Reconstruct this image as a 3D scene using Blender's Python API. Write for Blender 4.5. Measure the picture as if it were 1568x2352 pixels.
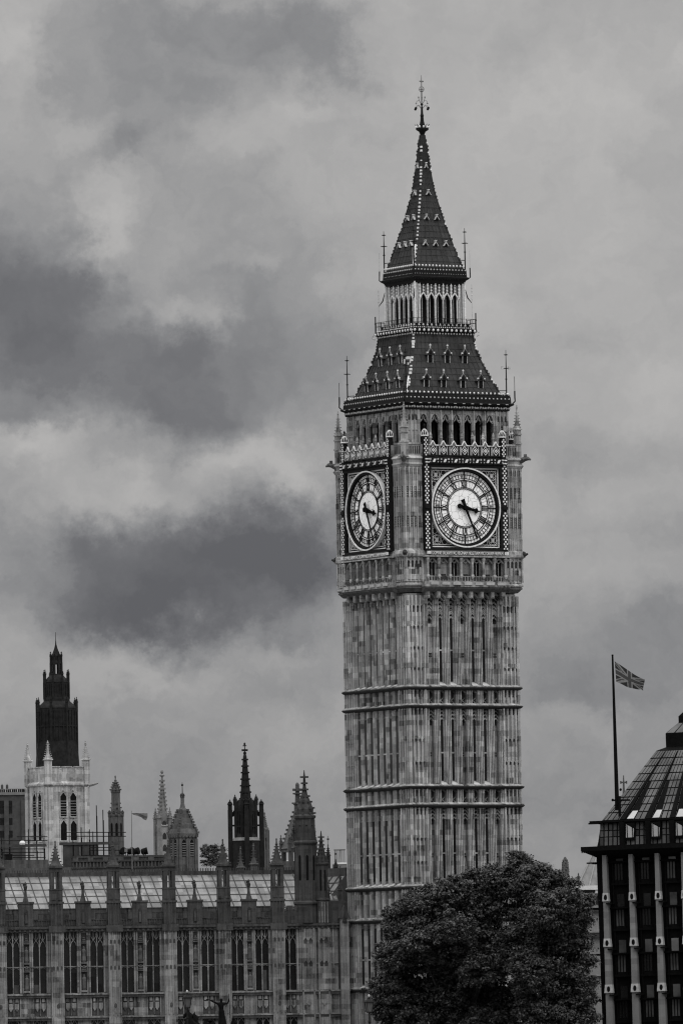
import bpy, math, random
from math import sin, cos, pi, radians, atan, sqrt, exp
from mathutils import Matrix, Vector
import numpy as np
random.seed(7)
for o in list(bpy.data.objects): bpy.data.objects.remove(o)
scn = bpy.context.scene
COL = scn.collection

# ------------------------------------------------------------------ camera
F = 21500.0                      # focal length in units of a 1568 x 2352 frame
RHO = radians(.95); PITCH = atan((2480-1176)/F); EYE = 1.7
cam = bpy.data.cameras.new('camera'); camo = bpy.data.objects.new('camera', cam); COL.objects.link(camo)
cam.sensor_fit = 'VERTICAL'; cam.sensor_height = 36; cam.lens = F/2352*36
cam.clip_start = 1; cam.clip_end = 20000
camo.matrix_world = (Matrix.Translation((0, 0, EYE)) @ Matrix.Rotation(pi/2+PITCH, 4, 'X') @ Matrix.Rotation(-RHO, 4, 'Z'))
scn.camera = camo
def at(dx, dy, Y):
    a = dx-784; b = 1176-dy
    u = a*cos(RHO)+b*sin(RHO); v = -a*sin(RHO)+b*cos(RHO)
    t = Y/(F*cos(PITCH)-v*sin(PITCH))
    return Vector((u*t, Y, EYE+t*(v*cos(PITCH)+F*sin(PITCH))))

# ------------------------------------------------------------------ light
SUN = Vector((.34, -.42, .88)).normalized()
sd = bpy.data.lights.new('sun', 'SUN'); sd.energy = 1.1; sd.angle = radians(35); sd.color = (1, .985, .965)
so = bpy.data.objects.new('sun', sd); COL.objects.link(so)
so.rotation_euler = SUN.to_track_quat('Z', 'Y').to_euler()
scn.cycles.filter_width = 1.2
scn.view_settings.view_transform = 'Standard'; scn.view_settings.look = 'None'
scn.view_settings.gamma = 1; scn.view_settings.exposure = 0; scn.view_settings.use_curve_mapping = False

class NT:
    def __init__(s, tree):
        s.t = tree
    def n(s, typ, **kw):
        nd = s.t.nodes.new(typ)
        for k, v in kw.items():
            setattr(nd, k, v)
        return nd
    def inp(s, sock, v):
        if isinstance(v, (int, float)):
            sock.default_value = v
        elif isinstance(v, (tuple, list)):
            if len(sock.default_value) == 4 and len(v) == 3: v = (*v, 1)
            sock.default_value = v
        else:
            s.t.links.new(v, sock)
    def m(s, op, a, b=0., c=None, clamp=False):
        nd = s.n('ShaderNodeMath', operation=op, use_clamp=clamp)
        s.inp(nd.inputs[0], a); s.inp(nd.inputs[1], b)
        if c is not None: s.inp(nd.inputs[2], c)
        return nd.outputs[0]
    def vm(s, op, a, b=(0, 0, 0)):
        nd = s.n('ShaderNodeVectorMath', operation=op)
        s.inp(nd.inputs[0], a); s.inp(nd.inputs[1], b)
        return nd.outputs['Value'] if op in ('LENGTH', 'DOT_PRODUCT', 'DISTANCE') else nd.outputs[0]
    def comb(s, x, y, z=0.):
        nd = s.n('ShaderNodeCombineXYZ')
        for i, v in enumerate((x, y, z)): s.inp(nd.inputs[i], v)
        return nd.outputs[0]
    def sep(s, v):
        nd = s.n('ShaderNodeSeparateXYZ'); s.inp(nd.inputs[0], v); return nd.outputs
    def noise(s, v, scale, detail=4., rough=.5, col=False):
        nd = s.n('ShaderNodeTexNoise'); s.inp(nd.inputs['Vector'], v)
        nd.inputs['Scale'].default_value = scale; nd.inputs['Detail'].default_value = detail
        nd.inputs['Roughness'].default_value = rough
        return nd.outputs['Color'] if col else nd.outputs[0]
    def ramp(s, v, pts, interp='LINEAR'):
        nd = s.n('ShaderNodeValToRGB'); s.inp(nd.inputs[0], v)
        cr = nd.color_ramp; cr.interpolation = interp
        while len(cr.elements) < len(pts): cr.elements.new(.5)
        for e, (p, c) in zip(cr.elements, pts):
            e.position = p; e.color = (c, c, c, 1) if isinstance(c, (int, float)) else (*c, 1)
        return nd.outputs[0]
    def mixf(s, f, a, b):
        return s.m('ADD', s.m('MULTIPLY', a, s.m('SUBTRACT', 1., f)), s.m('MULTIPLY', b, f))

w = bpy.data.worlds.new('World'); scn.world = w; w.use_nodes = True
w.node_tree.nodes.clear(); N = NT(w.node_tree)
sky = N.n('ShaderNodeTexSky', sky_type='NISHITA', sun_disc=False, sun_elevation=math.asin(SUN.z), sun_rotation=math.atan2(SUN.x, SUN.y), dust_density=3.)
bw = N.n('ShaderNodeRGBToBW'); N.inp(bw.inputs[0], sky.outputs[0])
tc = N.n('ShaderNodeTexCoord')
X, Y_, Z = N.sep(tc.outputs['Generated'])[:3]
ys = N.m('MAXIMUM', Y_, .02)
# direction mapped to angular units in which the field of view is about one unit wide
px = N.m('MULTIPLY', N.m('DIVIDE', X, ys), F/1568)
pz = N.m('MULTIPLY', N.m('SUBTRACT', N.m('DIVIDE', Z, ys), math.tan(PITCH)), F/1568)
p0 = N.comb(px, pz, 0.)
w1 = N.noise(N.vm('ADD', p0, (3.1, 1.7, .4)), 2.4, 8., .58, True)
w2 = N.noise(N.vm('ADD', p0, (9.1, 4.7, 1.4)), 7., 8., .66, True)
pw = N.vm('ADD', p0, N.vm('MULTIPLY', N.vm('SUBTRACT', w1, (.5, .5, .5)), (.16, .14, 0)))
pw = N.vm('ADD', pw, N.vm('MULTIPLY', N.vm('SUBTRACT', w2, (.5, .5, .5)), (.20, .18, 0)))
w3 = N.noise(N.vm('ADD', p0, (2.1, 6.7, 2.4)), 20., 6., .65, True)
pw = N.vm('ADD', pw, N.vm('MULTIPLY', N.vm('SUBTRACT', w3, (.5, .5, .5)), (.06, .05, 0)))
BL = [  # cloud masses: centre x, y, radius x, y, density (+ dark, - bright)
 (350, 700, 520, 850, .20), (40, 610, 150, 105, .85), (30, 740, 150, 90, .55), (199, 657, 70, 34, .4), (150, 800, 170, 70, .35), (398, 785, 100, 50, .42), (330, 860, 230, 90, .38),
 (365, 935, 140, 55, .42), (40, 956, 60, 45, .45), (140, 885, 80, 40, .25),
 (345, 1320, 240, 95, 1.0), (610, 1225, 150, 85, .75), (690, 1260, 90, 80, .3), (372, 1405, 190, 50, .62), (690, 1330, 110, 110, .4), (480, 1250, 120, 80, .35), (180, 1250, 110, 45, .2),
 (365, 180, 150, 75, .36), (285, 318, 100, 42, .36), (398, 40, 270, 60, .42), (697, 40, 120, 60, .32), (750, 150, 60, 80, .36), (620, 120, 130, 60, .2), (130, 190, 90, 60, .2),
 (664, 735, 170, 150, .38), (640, 900, 160, 90, .25), (520, 600, 120, 60, .1),
 (1560, 30, 260, 120, .12), (8, 70, 60, 110, -0.48), (150, 285, 60, 55, -0.28), (215, 515, 50, 75, -0.50), (190, 420, 60, 50, -0.24), (551, 318, 90, 45, -0.28), (697, 252, 70, 55, -0.24), (504, 745, 40, 40, -0.44), (420, 700, 60, 30, -0.24),
 (66, 1045, 120, 45, -0.40), (265, 1120, 140, 45, -0.36), (571, 1020, 75, 45, -0.44), (664, 1095, 50, 55, -0.34), (597, 584, 70, 32, -0.28), (150, 1000, 90, 30, -0.16), (200, 1180, 60, 40, -0.20),
 (1230, 330, 480, 430, -0.20), (1350, 1060, 300, 60, .2), (1400, 1480, 300, 90, .32), (1320, 800, 200, 60, .14), (1330, 1580, 160, 50, .3), (1500, 1450, 100, 60, .1),
 (1450, 1250, 200, 60, .16), (250, 1620, 420, 120, .02), (1480, 1700, 300, 120, .25), (700, 1900, 900, 160, .28), (1300, 1640, 140, 40, -0.10), (640, 1570, 200, 60, .14), (640, 1490, 60, 40, -0.16), (300, 1530, 140, 40, -0.12)]
acc = None
for (bx, by, rx, ry, am) in BL:
    c = ((bx-784)/1568, (1176-by)/1568, 0)
    d = N.vm('MULTIPLY', N.vm('SUBTRACT', pw, c), (1568/rx, 1568/ry, 0))
    r2 = N.vm('DOT_PRODUCT', d, d)
    g = N.m('MULTIPLY', N.m('EXPONENT', N.m('MULTIPLY', r2, -.75)), am)
    acc = g if acc is None else N.m('ADD', acc, g)
n1 = N.noise(N.vm('ADD', pw, (5.3, 2.2, 0)), 3.6, 8., .55)
n3 = N.noise(N.vm('ADD', pw, (2.3, 7.2, 0)), 11., 6., .6)
n2 = N.noise(N.vm('ADD', p0, (1.3, 8.2, 0)), 1.1, 2., .5)
dens = N.m('ADD', acc, N.m('MULTIPLY', N.m('SUBTRACT', n1, .5), .85))
dens = N.m('ADD', dens, N.m('MULTIPLY', N.m('SUBTRACT', n3, .5), .58))
dens = N.m('ADD', dens, N.m('MULTIPLY', N.m('SUBTRACT', n2, .5), .2))
inside = N.m('SUBTRACT', 1., N.m('SMOOTH_MIN', 1., N.m('MULTIPLY', N.vm('LENGTH', p0), .35), .2), clamp=True)
dens = N.m('MULTIPLY', dens, N.m('GREATER_THAN', Y_, .05))
f = N.m('ADD', N.m('MULTIPLY', dens, .44), .41, clamp=True)
cl = N.ramp(f, [(0, (.50, .49, .48)), (.22, (.44, .432, .424)), (.42, (.325, .322, .321)), (.60, (.208, .210, .217)), (.80, (.117, .119, .129)), (1, (.068, .070, .080))])
nish = N.m('MINIMUM', N.m('MULTIPLY', bw.outputs[0], .02), .09)
up = N.m('MULTIPLY', N.m('MAXIMUM', N.m('SUBTRACT', Z, .2), 0.), 3.3)     # an overcast sky is brighter overhead, boosted here to light from above
back = N.m('MULTIPLY_ADD', N.m('SMOOTH_MIN', N.m('MAXIMUM', N.m('MULTIPLY', N.m('ADD', Y_, .25), 2.), 0.), 1., .2), .62, .38)   # unseen sky behind the viewer darkened to deepen the relief
cl = N.vm('MULTIPLY', cl, N.comb(back, back, back))
tot = N.vm('ADD', cl, N.comb(nish, nish, nish))
tot = N.vm('ADD', tot, N.comb(up, up, up))
bgn = N.n('ShaderNodeBackground'); N.inp(bgn.inputs[0], tot); bgn.inputs[1].default_value = .98
out = N.n('ShaderNodeOutputWorld'); w.node_tree.links.new(bgn.outputs[0], out.inputs[0])

# ------------------------------------------------------------------ materials
def newmat(name, rough=.8, spec=.3, metal=0.):
    m = bpy.data.materials.new(name); m.use_nodes = True
    t = NT(m.node_tree); b = m.node_tree.nodes['Principled BSDF']
    b.inputs['Roughness'].default_value = rough; b.inputs['Specular IOR Level'].default_value = spec
    b.inputs['Metallic'].default_value = metal
    return m, t, b
def plain(name, lo, hi, scale=3., rough=.8, spec=.3, metal=0., tint=(1, 1, 1)):
    m, t, b = newmat(name, rough, spec, metal)
    tcn = t.n('ShaderNodeTexCoord')
    v = t.noise(tcn.outputs['Object'], scale, 5., .6)
    t.inp(b.inputs['Base Color'], t.ramp(v, [(.3, tuple(lo*c for c in tint)), (.7, tuple(hi*c for c in tint))]))
    return m
def stone(name, lo, hi, bw_=.62, bh=.42, contrast=1., streak=.35, fine=1.):
    m, t, b = newmat(name, .92, .15)
    tcn = t.n('ShaderNodeTexCoord'); P = tcn.outputs['Object']
    x, y, z = t.sep(P)[:3]
    s = t.m('ADD', x, t.m('MULTIPLY', y, .83))
    row = t.m('FLOOR', t.m('DIVIDE', z, bh))
    colm = t.m('FLOOR', t.m('ADD', t.m('DIVIDE', s, bw_), t.m('MULTIPLY', row, .377)))
    wn = t.n('ShaderNodeTexWhiteNoise', noise_dimensions='2D'); t.inp(wn.inputs['Vector'], t.comb(colm, row))
    row2 = t.m('FLOOR', t.m('DIVIDE', z, bh*2.6)); col2 = t.m('FLOOR', t.m('DIVIDE', s, bw_*2.1))
    wn2 = t.n('ShaderNodeTexWhiteNoise', noise_dimensions='2D'); t.inp(wn2.inputs['Vector'], t.comb(col2, row2))
    st = t.noise(t.vm('MULTIPLY', P, (3.4, 3.4, .12)), 1., 4., .6)
    big = t.noise(P, .22, 3., .5)
    fi = t.noise(P, 5.5*fine, 4., .7)
    blk = t.ramp(wn.outputs[0], [(0, 0), (.13, .28), (.2, .5), (.8, .62), (.9, .9), (1, 1)])
    v = t.m('ADD', t.m('MULTIPLY', blk, .30*contrast), t.m('MULTIPLY', wn2.outputs[0], .10*contrast))
    v = t.m('ADD', v, t.m('MULTIPLY', t.m('SUBTRACT', st, .5), streak*2.2))
    v = t.m('ADD', v, t.m('MULTIPLY', t.m('SUBTRACT', big, .5), .5))
    v = t.m('ADD', v, t.m('MULTIPLY', t.m('SUBTRACT', fi, .5), .45))
    v = t.m('ADD', v, .5-.21*contrast)
    t.inp(b.inputs['Base Color'], t.ramp(v, [(.12, lo), (.5, lo*.5+hi*.45), (.92, hi)]))
    bp = t.n('ShaderNodeBump'); bp.inputs['Strength'].default_value = .35; bp.inputs['Distance'].default_value = .05
    t.inp(bp.inputs['Height'], fi); t.inp(b.inputs['Normal'], bp.outputs[0])
    return m
M = {}
M['stone'] = stone('tower_stone', .025, .47, .55, .5, contrast=1.5, streak=.42)
M['stone_corner'] = stone('tower_corner_stone', .04, .62, .55, .5, contrast=1.8, streak=.36)
M['stone_rib'] = stone('tower_rib_stone', .05, .60, .55, .5, contrast=1.6, streak=.32)
M['stone_soot_shade'] = plain('soot_and_shade_stone', .02, .05, 4., .95, .1)  # near-black stone: soot, plus shade painted into recesses and undersides
M['stone_pale'] = plain('pale_weathered_stone', .28, .46, 2., .9, .15)
M['palace'] = stone('palace_stone', .022, .33, .7, .5, 1.4, .5)
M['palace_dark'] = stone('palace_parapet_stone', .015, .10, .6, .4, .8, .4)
M['grey_stone'] = stone('grey_turret_stone', .03, .15, .5, .4, .8, .4)
M['mid_stone'] = stone('mid_grey_stone', .07, .27, .5, .4, .9, .4)
M['white_stone'] = stone('white_church_stone', .12, .56, .7, .4, 1.2, .5)
M['dim_stone'] = stone('whitehall_stone', .16, .36, .9, .5, .5, .2)
M['black_stone'] = plain('blackened_stone', .007, .02, 2., .9, .15)  # near black, raised slightly with distance haze mixed into the colour
M['iron'] = plain('cast_iron', .007, .014, 4., .75, .1)
M['tile'] = stone('iron_roof_tile', .014, .062, .55, .58, 1., .25)
M['white'] = plain('white_gilded_paint', .5, .85, 6., .5, .4)
M['gilt_grey'] = plain('pale_painted_iron', .28, .55, 5., .5, .4)
M['dark'] = plain('dark_interior', .004, .008, 1., .9, .1)
M['glass'] = plain('dark_window_glass', .006, .014, .8, .25, .35)
M['lead'] = plain('grey_lead_roof', .10, .18, 1., .6, .3)
M['bronze_dark'] = plain('black_bronze', .003, .006, 3., .8, .04)
M['portal_glass'] = plain('grey_glass_panel', .02, .10, .45, .35, .25)
M['pier'] = stone('sandstone_pier', .09, .24, 3., .55, 1.1, .2, 2.)
M['node'] = plain('pale_node_stone', .28, .42, 3., .85, .2)
M['pane_sky_paint'] = plain('painted_sky_pane', .3, .4, .4, .2, .6)  # sky reflection painted in as a pale base colour
M['concrete'] = plain('stained_concrete', .035, .075, 1.2, .9, .2)
M['bark'] = plain('bark', .02, .05, 3., .95, .1)
M['ground'] = plain('ground', .12, .2, .2, .95, .1)
M['flag_blue'] = plain('flag_dark', .01, .018, 5.); M['flag_red'] = plain('flag_mid', .03, .045, 5.); M['flag_white'] = plain('flag_white', .13, .18, 5.)
M['bright_white'] = plain('bright_white_paint', .8, .92, 6., .5, .4)
M['letter'] = plain('gilt_letter', .5, .7, 5.); M['letter_ground'] = plain('letter_ground', .06, .1, 5.)
M['balloon'] = plain('off_white_sheet', .55, .7, 1.)
# opal glass with lead lines
m, t, b = newmat('opal_glass', .35, .4)
tcn = t.n('ShaderNodeTexCoord')
vo = t.n('ShaderNodeTexVoronoi', feature='DISTANCE_TO_EDGE'); vo.inputs['Scale'].default_value = 1.75
t.inp(vo.inputs['Vector'], tcn.outputs['Object'])
line = t.m('LESS_THAN', vo.outputs['Distance'], .022)
t.inp(b.inputs['Base Color'], t.ramp(t.m('ADD', t.m('MULTIPLY', t.noise(tcn.outputs['Object'], 1.2), .3), t.m('MULTIPLY', line, .7)), [(0, .95), (.3, .9), (.71, .35), (1, .3)]))
M['opal'] = m
# roof glass: pale panes
m, t, b = newmat('roof_glass', .4, .2)
tcn = t.n('ShaderNodeTexCoord'); P = tcn.outputs['Object']
x, y, z = t.sep(P)[:3]
wn = t.n('ShaderNodeTexWhiteNoise', noise_dimensions='2D')
t.inp(wn.inputs['Vector'], t.comb(t.m('FLOOR', x), t.m('FLOOR', t.m('MULTIPLY', y, .6))))
v = t.m('ADD', t.m('MULTIPLY', wn.outputs[0], .45), t.m('MULTIPLY', t.noise(t.vm('MULTIPLY', P, (1., .25, .25)), 1.3, 6., .7), .6))
t.inp(b.inputs['Base Color'], t.ramp(v, [(.2, .05), (.85, .18)]))
M['roof_glass'] = m
# leaves
def leafmat(name, lo, hi):
    m, t, b = newmat(name, .5, .25)
    tcn = t.n('ShaderNodeTexCoord'); P = tcn.outputs['Object']
    g = t.n('ShaderNodeNewGeometry')
    v = t.m('ADD', t.m('MULTIPLY', t.noise(P, .55, 3.), .6), t.m('MULTIPLY', g.outputs['Random Per Island'], .4))
    t.inp(b.inputs['Base Color'], t.ramp(v, [(.25, lo), (.75, hi)]))
    return m
M['leaf'] = leafmat('plane_leaf', .007, .06)
M['leaf_dark'] = leafmat('dark_leaf', .012, .03)

# ------------------------------------------------------------------ mesh helpers
class MB:
    def __init__(s, xf=None):
        s.v = []; s.f = []; s.mi = []; s.mats = []; s.cur = 0; s.M = xf or Matrix()
    def use(s, m):
        m = M[m] if isinstance(m, str) else m
        if m not in s.mats: s.mats.append(m)
        s.cur = s.mats.index(m); return s
    def add(s, vs, fs):
        o = len(s.v); Mx = s.M
        s.v.extend([tuple(Mx @ Vector(p)) for p in vs])
        for f in fs: s.f.append([i+o for i in f]); s.mi.append(s.cur)
    def box(s, x0, x1, y0, y1, z0, z1):
        if x0 > x1: x0, x1 = x1, x0
        if y0 > y1: y0, y1 = y1, y0
        s.add([(x0, y0, z0), (x1, y0, z0), (x1, y1, z0), (x0, y1, z0), (x0, y0, z1), (x1, y0, z1), (x1, y1, z1), (x0, y1, z1)],
              [(0, 3, 2, 1), (4, 5, 6, 7), (0, 1, 5, 4), (1, 2, 6, 5), (2, 3, 7, 6), (3, 0, 4, 7)])
    def fb(s, s0, s1, d0, d1, z0, z1):          # box in face coordinates: along, outward, up
        s.box(s0, s1, -d1, -d0, z0, z1)
    def loft(s, rings, cap0=True, cap1=True):
        n = len(rings[0]); vs = [p for r in rings for p in r]; fs = []
        for k in range(len(rings)-1):
            for i in range(n):
                j = (i+1) % n
                fs.append((k*n+i, k*n+j, (k+1)*n+j, (k+1)*n+i))
        if cap0: fs.append(tuple(range(n))[::-1])
        if cap1: fs.append(tuple(range((len(rings)-1)*n, len(rings)*n)))
        s.add(vs, fs)
    def lathe(s, cx, cy, prof, n=8, rot=None):  # prof: (r, z)
        rot = pi/n if rot is None else rot
        s.loft([[(cx+max(r, .0005)*cos(rot+2*pi*i/n), cy+max(r, .0005)*sin(rot+2*pi*i/n), z) for i in range(n)] for r, z in prof])
    def sq(s, cx, cy, prof):                    # square lofts: prof (half, z)
        s.loft([[(cx-h, cy-h, z), (cx+h, cy-h, z), (cx+h, cy+h, z), (cx-h, cy+h, z)] for h, z in prof])
    def sph(s, x, y, z, r, n=6, k=4, sz=1.):
        s.lathe(x, y, [(r*sin(pi*i/k), z-r*sz*cos(pi*i/k)) for i in range(k+1)], n)
    def tube(s, pts, r, n=5):
        pts = [Vector(p) for p in pts]; rs = r if isinstance(r, (list, tuple)) else [r]*len(pts)
        rings = []
        for i, p in enumerate(pts):
            d = (pts[min(i+1, len(pts)-1)]-pts[max(i-1, 0)])
            d = d.normalized() if d.length > 1e-9 else Vector((0, 0, 1))
            a = d.orthogonal().normalized() if abs(d.z) > .999 else d.cross(Vector((0, 0, 1))).normalized()
            b = d.cross(a)
            rings.append([tuple(p+rs[i]*(a*cos(2*pi*j/n)+b*sin(2*pi*j/n))) for j in range(n)])
        s.loft(rings)
    def prism(s, poly, d0, d1):                 # polygon (s, z) extruded outwards, face coordinates
        n = len(poly)
        s.loft([[(a, -d0, z) for a, z in poly], [(a, -d1, z) for a, z in poly]])
    def ring(s, cs, cz, r0, r1, d0, d1, n=64):  # annulus standing on a face
        vs = []; fs = []
        for i in range(n):
            a = 2*pi*i/n; c, q = cos(a), sin(a)
            vs += [(cs+r0*c, -d0, cz+r0*q), (cs+r1*c, -d0, cz+r1*q), (cs+r1*c, -d1, cz+r1*q), (cs+r0*c, -d1, cz+r0*q)]
        for i in range(n):
            o = 4*i; p = 4*((i+1) % n)
            for k in range(4):
                l = (k+1) % 4
                fs.append((o+k, o+l, p+l, p+k))
        s.add(vs, fs)
    def bar(s, cs, cz, ang, r0, r1, off, wd, d0, d1, wd1=None):  # radial bar on a dial; ang clockwise from twelve
        wd1 = wd if wd1 is None else wd1
        e = Vector((sin(ang), cos(ang))); t = Vector((cos(ang), -sin(ang))); c = Vector((cs, cz))
        pl = [c+e*r0+t*(off-wd/2), c+e*r0+t*(off+wd/2), c+e*r1+t*(off+wd1/2), c+e*r1+t*(off-wd1/2)]
        s.prism([tuple(p) for p in pl], d0, d1)
    def seg(s, a, b, wd, d0, d1):               # straight strip between two (s, z) points of a face
        a = Vector(a); b = Vector(b); t = (b-a).normalized(); n = Vector((-t.y, t.x))*wd/2
        s.prism([tuple(a-n), tuple(b-n), tuple(b+n), tuple(a+n)], d0, d1)
    def build(s, name, mat=None, parent=None, smooth=False):
        me = bpy.data.meshes.new(name); me.from_pydata(s.v, [], s.f)
        if s.mats:
            for m in s.mats: me.materials.append(m)
            me.polygons.foreach_set('material_index', s.mi)
        else:
            me.materials.append(M[mat] if isinstance(mat, str) else mat)
        import bmesh
        bm = bmesh.new(); bm.from_mesh(me); bmesh.ops.recalc_face_normals(bm, faces=bm.faces); bm.to_mesh(me); bm.free()
        if smooth: me.polygons.foreach_set('use_smooth', [True]*len(me.polygons))
        me.update()
        o = bpy.data.objects.new(name, me); COL.objects.link(o)
        if parent is not None: o.parent = parent
        return o
def tag(o, label=None, cat=None, group=None, kind=None):
    if label: o['label'] = label
    if cat: o['category'] = cat
    if group: o['group'] = group
    if kind: o['kind'] = kind
    return o
def thing(name, label, cat, loc, rz=0, group=None, lean=0):
    o = bpy.data.objects.new(name, None); COL.objects.link(o); o.empty_display_size = .5
    o.location = loc; o.rotation_euler = (0, lean, rz)
    return tag(o, label, cat, group)
def copy_thing(root, loc, rz=None, label=None):
    r = root.copy(); COL.objects.link(r); r.location = loc
    if rz is not None: r.rotation_euler = (0, 0, rz)
    if label: r['label'] = label
    def rec(src, dst):
        for ch in list(src.children):
            c = ch.copy(); COL.objects.link(c); c.parent = dst; rec(ch, c)
    rec(root, r)
    return r
def RZ(k): return Matrix.Rotation(-k*pi/2, 4, 'Z')
def arch(c, w_, z0, zs, n=5, k=1.0):            # pointed-arch outline from z0 up, springing at zs; w_ half width
    pts = [(c-w_, z0), (c+w_, z0), (c+w_, zs)]
    R = 2*w_*k
    h = sqrt(R*R-(R-w_)**2)
    a1 = math.atan2(h, R-w_)
    for i in range(1, n+1):
        a = a1*i/n; pts.append((c+w_-R+R*cos(a), zs+R*sin(a)))
    for i in range(n-1, 0, -1):
        a = a1*i/n; pts.append((c-w_+R-R*cos(a), zs+R*sin(a)))
    pts.append((c-w_, zs))
    return pts
def pinnacle(mb, x, y, z0, z1, zt, w_, crock=6, n=4, fin=True, slim=.55):
    """shaft z0..z1 of half width w_, crocketed spirelet up to zt"""
    mb.sq(x, y, [(w_, z0), (w_, z1)])
    mb.sq(x, y, [(w_*1.3, z1), (w_*1.3, z1+w_*.35), (w_*1.02, z1+w_*.5)])
    H = zt-z1
    mb.sq(x, y, [(w_*.92, z1+w_*.5), (w_*slim, z1+H*.35), (w_*.18, z1+H*.88), (w_*.12, zt)])
    for i in range(crock):
        f = (i+.4)/(crock+.6); z = z1+w_*.6+(H*.84-w_*.6)*f; r = w_*(.95-.72*f)
        q = max(.05, w_*.17*(1.1-.3*f))
        for sx, sy in ((1, 1), (1, -1), (-1, 1), (-1, -1)):
            mb.box(x+sx*r-q, x+sx*r+q, y+sy*r-q, y+sy*r+q, z-q*.7, z+q*.7)
    if fin:
        mb.sph(x, y, zt-H*.09, max(w_*.42, .08), 6, 4, .6)
        mb.sph(x, y, zt, max(w_*.2, .05), 6, 4, 1.4)

# ------------------------------------------------------------------ setting
g = MB(); g.box(-6000, 6000, -300, 14000, -2, 0); go = g.build('ground', 'ground'); tag(go, kind='structure')

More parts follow.
